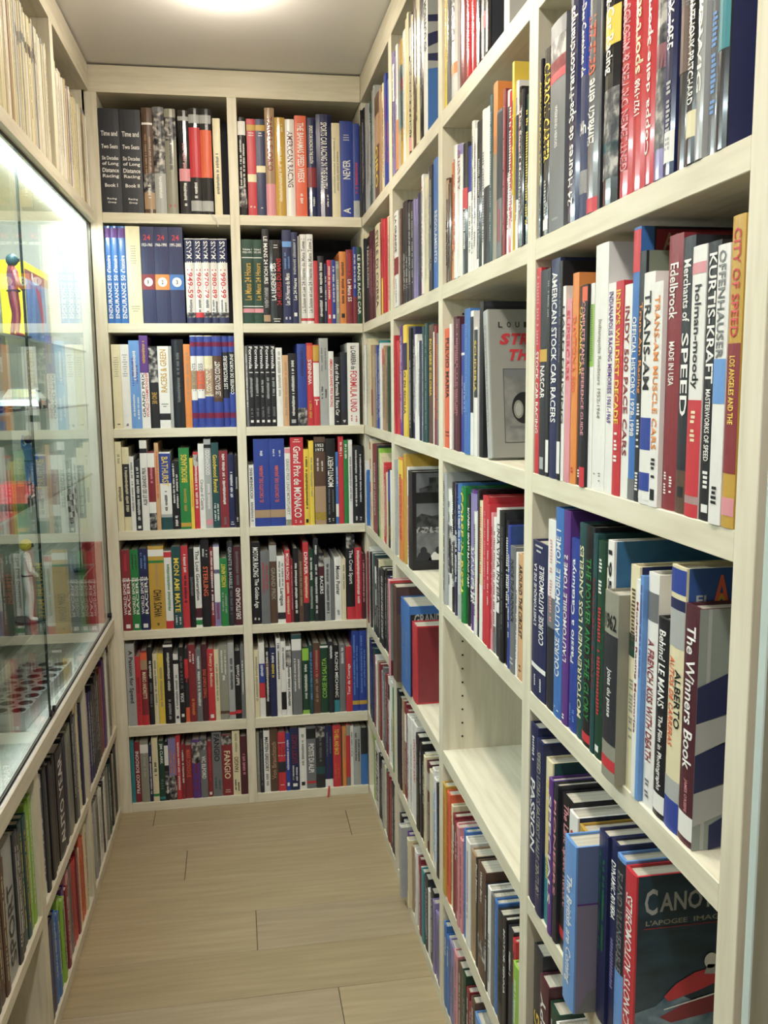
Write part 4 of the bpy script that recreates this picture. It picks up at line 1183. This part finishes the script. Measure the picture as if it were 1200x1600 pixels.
# ---------------------------------------------------------------- magazines on the high left shelf
for bi, (bay, where) in enumerate(((LB[0], 'high left shelf, farthest bay'), (LB[1], 'high left shelf, second-farthest bay'))):
    n = 44; x = bay[1]-0.012; i = 0; xs = []
    while x > bay[0]+0.012 and len(xs) < 48:
        w = random.uniform(.006, .013); xs.append((x-w, x)); x -= w+random.choice((0, 0, 0, .0012))
    xs = xs[::-1]
    for i, (a, b) in enumerate(xs):
        c = random.choice('ccwwcGcZ'); h = random.uniform(.272, .292) if bi else random.uniform(.262, .285)
        segs = [(20, 88, random.choice('gKzZ'), 'M', '')] if random.random() < (.75 if bi == 0 else .3) else []
        bands = [(random.uniform(68, 72), 78, random.choice('gzK'))] if bi == 1 and 14 < i < 34 else []
        o, w, bu = book(UP, a, b, .0092, h, c, segs, bands, False, -.008+random.uniform(-.003, .002), .21, 'magazine', thin=True)
        tag(o, 'thin %s magazine, %s from left, %s' % (WORD[c], ORD[i], where), 'magazine', 'magazines on the '+where)
        M = UP.matrix_basis @ Matrix.Translation(o.location); o.parent = None; o.matrix_world = M
# ---------------------------------------------------------------- glass display case (own local frame like the left bookcase)
CASE = empty('display_case', None, (-0.862, 0, 0.650), SK); tag(CASE, 'lit glass-fronted display case set into the left wall', 'display case')
WHT = ramp_mat('white_laminate', [(.3, lin('d6d6cc')), (.7, lin('e8e8e0'))], 5, .35, 5, (8, 1, 1))
Z0, Z1 = 0.0, 1.3255
box('ledge', -2.415, -0.001, -0.002, D, 0, 0.040, [WHT], CASE, BV)
box('ledge_front', -2.415, -0.001, -0.006, -0.0025, 0, 0.041, WOODH, CASE)
box('end_panel', -0.020, -0.001, 0.014, D, 0.0405, Z1, WHT, CASE); box('end_panel', -2.415, -2.396, 0.014, D, 0.0405, Z1, WHT, CASE)
box('back_panel', -2.396, -0.020, D-.012, D, 0.0405, Z1, principled('grey_green_case_back', lin('8d9488'), .5), CASE)
box('door_track', -2.396, -0.004, 0.004, 0.0125, 0.0402, 0.043, BLACKM, CASE); box('door_track', -2.396, -0.021, 0.004, 0.0125, Z1-.008, Z1, BLACKM, CASE)
for a, b in ((-0.928, -0.003), (-1.86, -0.932), (-2.395, -1.864)):
    d = empty('glass_door', CASE)
    bm = bmesh.new(); box_bm(bm, a, b, 0.0055, 0.0105, 0.0435, Z1-.0085)
    for f in bm.faces: f.material_index = 0 if abs(f.normal.y) > .9 else 1
    bm.normal_update()
    for f in bm.faces: f.material_index = 0 if abs(f.normal.y) > .9 else 1
    bmobj('pane', bm, [GLASS, principled('dark_glass_edge', lin('2c3a34'), .2)], d)
    for xx in (a+.014, b-.014):
        bm = bmesh.new(); cyl(bm, (xx, -.001, .058), (xx, .0052, .058), .008, n=14); bmobj('door_clamp', bm, BLACKM, d)
for z in (0.24, 0.53, 0.752, 0.92):
    bm = bmesh.new(); box_bm(bm, -2.38, -0.021 if z > .3 else -0.075, 0.035, D-.013, z, z+.006); bm.normal_update()
    for f in bm.faces: f.material_index = 0 if abs(f.normal.z) > .9 else 1
    bmobj('glass_shelf', bm, [GLASS, GLASS_EDGE], CASE)
box('led_strip', -2.38, -0.022, 0.030, 0.052, Z1-.014, Z1-.002, principled('led_strip_light', (1, 1, 1, 1), .4, emit=(.86, .95, 1, 1), estr=40), CASE)
def W2(x, y, z):   # a spot in the case: x along (negative towards the camera), y into the case, z world height
    return CASE.matrix_basis @ Vector((x, y, z-0.650))
# perforated plate box on the ledge
pb = empty('perforated_metal_box', None, W2(-0.80, 0.095, 0.6915), SK+math.radians(-4)); tag(pb, 'low silver metal box with a perforated lid on the display case ledge', 'metal box')
Lx, Ly, Hh = 0.40, 0.125, 0.040
bm = bmesh.new()
for s in ((-Lx/2, Lx/2, -Ly/2, -Ly/2+.0015), (-Lx/2, Lx/2, Ly/2-.0015, Ly/2), (-Lx/2, -Lx/2+.0015, -Ly/2+.0015, Ly/2-.0015), (Lx/2-.0015, Lx/2, -Ly/2+.0015, Ly/2-.0015)): box_bm(bm, *s, 0, Hh)
bmobj('side_wall', bm, CHROME, pb)
def plate_with_holes(nx, ny, r, x0, x1, y0, y1, z):
    bm = bmesh.new(); dx, dy = (x1-x0)/nx, (y1-y0)/ny; K = 16
    for i in range(nx):
        for j in range(ny):
            cx, cy = x0+dx*(i+.5), y0+dy*(j+.5); O = []; I = []
            for t in range(K):
                a = 2*math.pi*t/K; c, s = math.cos(a), math.sin(a); m = max(abs(c)/(dx/2), abs(s)/(dy/2))
                O.append(bm.verts.new((cx+c/m, cy+s/m, z))); I.append(bm.verts.new((cx+c*r, cy+s*r, z)))
            for t in range(K): bm.faces.new((O[t], O[(t+1) % K], I[(t+1) % K], I[t]))
    return bm
bm = plate_with_holes(8, 3, .0165, -Lx/2, Lx/2, -Ly/2, Ly/2, Hh); bmobj('perforated_lid', bm, CHROME, pb)
bm = bmesh.new(); box_bm(bm, -Lx/2+.002, Lx/2-.002, -Ly/2+.002, Ly/2-.002, 0.001, .006); bmobj('dark_base', bm, principled('dark_box_inside', lin('22262a'), .6), pb)
for x in (-Lx/2+.008, Lx/2-.008):
    for y in (-.05, 0, .05):
        bm = bmesh.new(); cyl(bm, (x, y, Hh), (x, y, Hh+.002), .004, n=10); bmobj('rivet', bm, principled('copper_rivet', lin('b89a90'), .3, .8), pb)
# figures of racing drivers
def figure(name, label, pos, rz, hgt, suit, helmet, pose='stand'):
    R_ = empty(name, None, pos, rz); tag(R_, label, 'figurine', 'racing driver figurines'); s = hgt/1.8
    J = dict(pel=(0, 0, .95), wa=(0, 0, 1.1), ch=(0, -.02, 1.35), nk=(0, 0, 1.52), hd=(0, -.01, 1.62), ls=(-.19, 0, 1.42), le=(-.30, -.02, 1.16), lh=(-.22, -.18, 1.00), rs=(.19, 0, 1.42), re=(.31, -.03, 1.18), rh=(.22, -.20, 1.05),
             lk=(-.13, -.03, .52), lf=(-.16, .02, .08), lt=(-.17, -.14, .03), rk=(.15, -.05, .52), rf=(.20, .04, .08), rtt=(.22, -.12, .03), lhp=(-.10, 0, .88), rhp=(.10, 0, .88))
    if pose == 'wave': J['re'] = (.34, -.05, 1.55); J['rh'] = (.30, -.08, 1.82)
    names = list(J); E = [('pel', 'wa'), ('wa', 'ch'), ('ch', 'nk'), ('nk', 'hd'), ('ch', 'ls'), ('ls', 'le'), ('le', 'lh'), ('ch', 'rs'), ('rs', 're'), ('re', 'rh'), ('pel', 'lhp'), ('lhp', 'lk'), ('lk', 'lf'), ('lf', 'lt'), ('pel', 'rhp'), ('rhp', 'rk'), ('rk', 'rf'), ('rf', 'rtt')]
    rad = dict(pel=.14, wa=.13, ch=.16, nk=.06, hd=.07, ls=.08, le=.06, lh=.045, rs=.08, re=.06, rh=.045, lk=.075, lf=.055, lt=.05, rk=.075, rf=.055, rtt=.05, lhp=.10, rhp=.10)
    me = bpy.data.meshes.new(name); me.from_pydata([tuple(c*s for c in J[n]) for n in names], [(names.index(a), names.index(b)) for a, b in E], [])
    o = link('body', me, suit, R_); m = o.modifiers.new('skin', 'SKIN'); 
    for i, n in enumerate(names): me.skin_vertices[0].data[i].radius = (rad[n]*s, rad[n]*s*.8)
    me.skin_vertices[0].data[0].use_root = True
    o.modifiers.new('sub', 'SUBSURF').levels = 1; o.modifiers['sub'].render_levels = 1
    bm = bmesh.new(); bmesh.ops.create_uvsphere(bm, u_segments=14, v_segments=10, radius=.135*s, matrix=Matrix.Translation((0, -.01*s, 1.68*s))); bmobj('helmet', bm, helmet, R_, True)
    bm = bmesh.new(); box_bm(bm, -.09*s, .09*s, -.15*s, -.10*s, 1.64*s, 1.71*s); bmobj('visor', bm, ink('K'), R_)
    bm = bmesh.new(); cyl(bm, (0, 0, 1.0*s), (0, 0, 1.03*s), .15*s, n=14); bmobj('belt', bm, ink('K'), R_)
    bm = bmesh.new(); cyl(bm, (0, 0, 0), (0, 0, .03*s), .32*s, n=20); bmobj('base', bm, ink('K'), R_)
    return R_
figure('driver_figurine', 'driver figurine in white overalls and yellow helmet, behind the glass at far left', W2(-0.80, 0.07, 0.8965), SK+.4, .20, ink('w'), ink('y'))
figure('driver_figurine', 'driver figurine in pale blue overalls waving, behind the glass above the red car', W2(-0.58, 0.10, 1.1865), SK+.9, .15, ink('l'), ink('B'), 'wave')
figure('driver_figurine', 'dark red driver figurine on the upper glass shelf in front of the boxed set', W2(-0.80, 0.06, 1.5765), SK+.5, .19, ink('R'), ink('T'), 'wave')
# model cars
def model_car(label, pos, rz, L, mat, mat2):
    R_ = empty('model_car', None, pos, rz); tag(R_, label, 'model car', 'model racing cars'); W_, H_ = L*.42, L*.24
    prof = [(-.5, .10), (-.48, .38), (-.30, .50), (-.12, .86), (.10, .92), (.26, .55), (.44, .44), (.5, .22), (.49, .10)]
    bm = bmesh.new(); rows = []
    for t, sc in ((-.5, .82), (-.42, .98), (.42, .98), (.5, .82)): rows.append([bm.verts.new((x*L, t*W_*(1 if z < .6 else .8), (z*sc+.06)*H_)) for x, z in prof])
    for a, b in zip(rows, rows[1:]):
        for i in range(len(prof)): bm.faces.new((a[i], a[(i+1) % len(prof)], b[(i+1) % len(prof)], b[i]))
    bm.faces.new(rows[0]); bm.faces.new(rows[-1][::-1]); bmobj('body', bm, mat, R_)
    bm = bmesh.new(); box_bm(bm, -.10*L, .14*L, -.405*W_, .405*W_, .62*H_, .86*H_); bmobj('windows', bm, ink('K'), R_)
    bm = bmesh.new(); box_bm(bm, -.30*L, .02*L, -.52*W_, .52*W_, .26*H_, .34*H_); bmobj('side_stripe', bm, mat2, R_)
    for x in (-.32, .32):
        for y in (-.5, .5):
            bm = bmesh.new(); cyl(bm, (x*L, y*W_-.09*W_*(1 if y > 0 else -1), .24*H_), (x*L, y*W_+.02*W_*(1 if y > 0 else -1), .24*H_), .24*H_, n=16); bmobj('wheel', bm, BLACKM, R_)
    return R_
SIL = principled('silver_car_paint', lin('c9cbd0'), .2, .6)
model_car('silver model racing car on the second glass shelf at far left', W2(-0.66, 0.085, 1.4090), SK+.1, .22, SIL, ink('O'))
model_car('dark model racing car behind the silver one on the second glass shelf', W2(-0.36, 0.15, 1.4090), SK-.2, .17, principled('dark_car_paint', lin('2c3036'), .2, .4), ink('g'))
model_car('red model racing car on the third glass shelf at far left', W2(-0.78, 0.09, 1.1870), SK+.05, .21, principled('red_car_paint', lin('b02838'), .2, .2), ink('w'))
# boxed set (yellow window box) on the upper glass shelf
bx = empty('window_box', None, W2(-0.36, 0.13, 1.5770), SK); tag(bx, 'yellow display box with a blue window panel on the upper glass shelf', 'box')
bm = bmesh.new(); box_bm(bm, -.155, .155, -.03, .03, 0, .215, .001); bmobj('carton', bm, principled('bright_yellow_card', lin('f0d818'), .4), bx)
bm = bmesh.new(); box_bm(bm, -.140, .140, -.0312, -.0302, .012, .17); bmobj('window_panel', bm, ramp_mat('striped_blue_print', [(.4, lin('1f4f96')), (.6, lin('4a86c8'))], 6, .3, 2, (8, 1, 1)), bx)
bm = bmesh.new(); box_bm(bm, -.140, .140, -.0312, -.0302, .1705, .195); bmobj('header_print', bm, ink('R'), bx)
pd('red_print', [(-.03, -.0316, .16), (.03, -.0316, .15), (.06, -.0316, .08), (.03, -.0316, .03), (.01, -.0316, .10)], [(0, 1, 2, 3, 4)], ink('r'), bx)
bm = bmesh.new(); cyl(bm, (-.06, -.0316, .183), (-.06, -.0302, .183), .010, n=14); bmobj('round_badge', bm, ink('w'), bx)
# small chequered flag
fg = empty('chequered_flag', None, W2(-0.20, 0.055, 0.8967), SK); tag(fg, 'small black and white chequered flag on a stick near the case end', 'flag')
bm = bmesh.new(); cyl(bm, (0, 0, 0), (.01, 0, .272), .0018, n=8); bmobj('stick', bm, BLACKM, fg)
bm = bmesh.new(); cyl(bm, (0, 0, 0), (0, 0, .008), .022, n=16); bmobj('foot', bm, BLACKM, fg)
vs = []; fs = []; ms = []; NX, NZ = 8, 6
for j in range(NZ+1):
    for i in range(NX+1): vs.append((.01-i*.0150, .008*math.sin(i*.8+j*.3), .165+j*.0170))
for j in range(NZ):
    for i in range(NX): a = j*(NX+1)+i; fs.append((a, a+1, a+NX+2, a+NX+1)); ms.append((i+j) % 2)
f_ = pd('cloth', vs, fs, [ink('w'), ink('k')], fg)
for p, m_ in zip(f_.data.polygons, ms): p.material_index = m_
f_.modifiers.new('thick', 'SOLIDIFY').thickness = .0006
# red folder standing at the far end of the case
rf = empty('red_booklet', None, W2(-0.040, 0.046, 0.6905), SK); tag(rf, 'red booklet with a pale cover standing at the far end of the case', 'booklet')
bm = bmesh.new(); box_bm(bm, -.012, .012, -.030, .03, 0, .27, .0008); bmobj('cover', bm, cm('r'), rf)
plane_text('title', 'CORSA', (.006, -.0306, .03), (0, 0, 1), (-1, 0, 0), .16, .012, ink('w'), rf)
# ---------------------------------------------------------------- glass screen at the right edge
gs = empty('glass_screen', None, (0.29, -2.414, 0)); tag(gs, 'tall green-edged glass screen at the near end of the right bookcase', 'glass screen')
bm = bmesh.new(); box_bm(bm, -.3075, .3, -.006, .006, .012, 2.30, .001); bm.normal_update()
for f in bm.faces: f.material_index = 0 if abs(f.normal.y) > .9 else 1
bmobj('pane', bm, [glass_mat('screen_glass', (.95, .975, .965, 1), .04), GLASS_EDGE], gs)
bm = bmesh.new(); box_bm(bm, -.30, .3, -.012, .012, 0, .012); bmobj('floor_channel', bm, CHROME, gs)
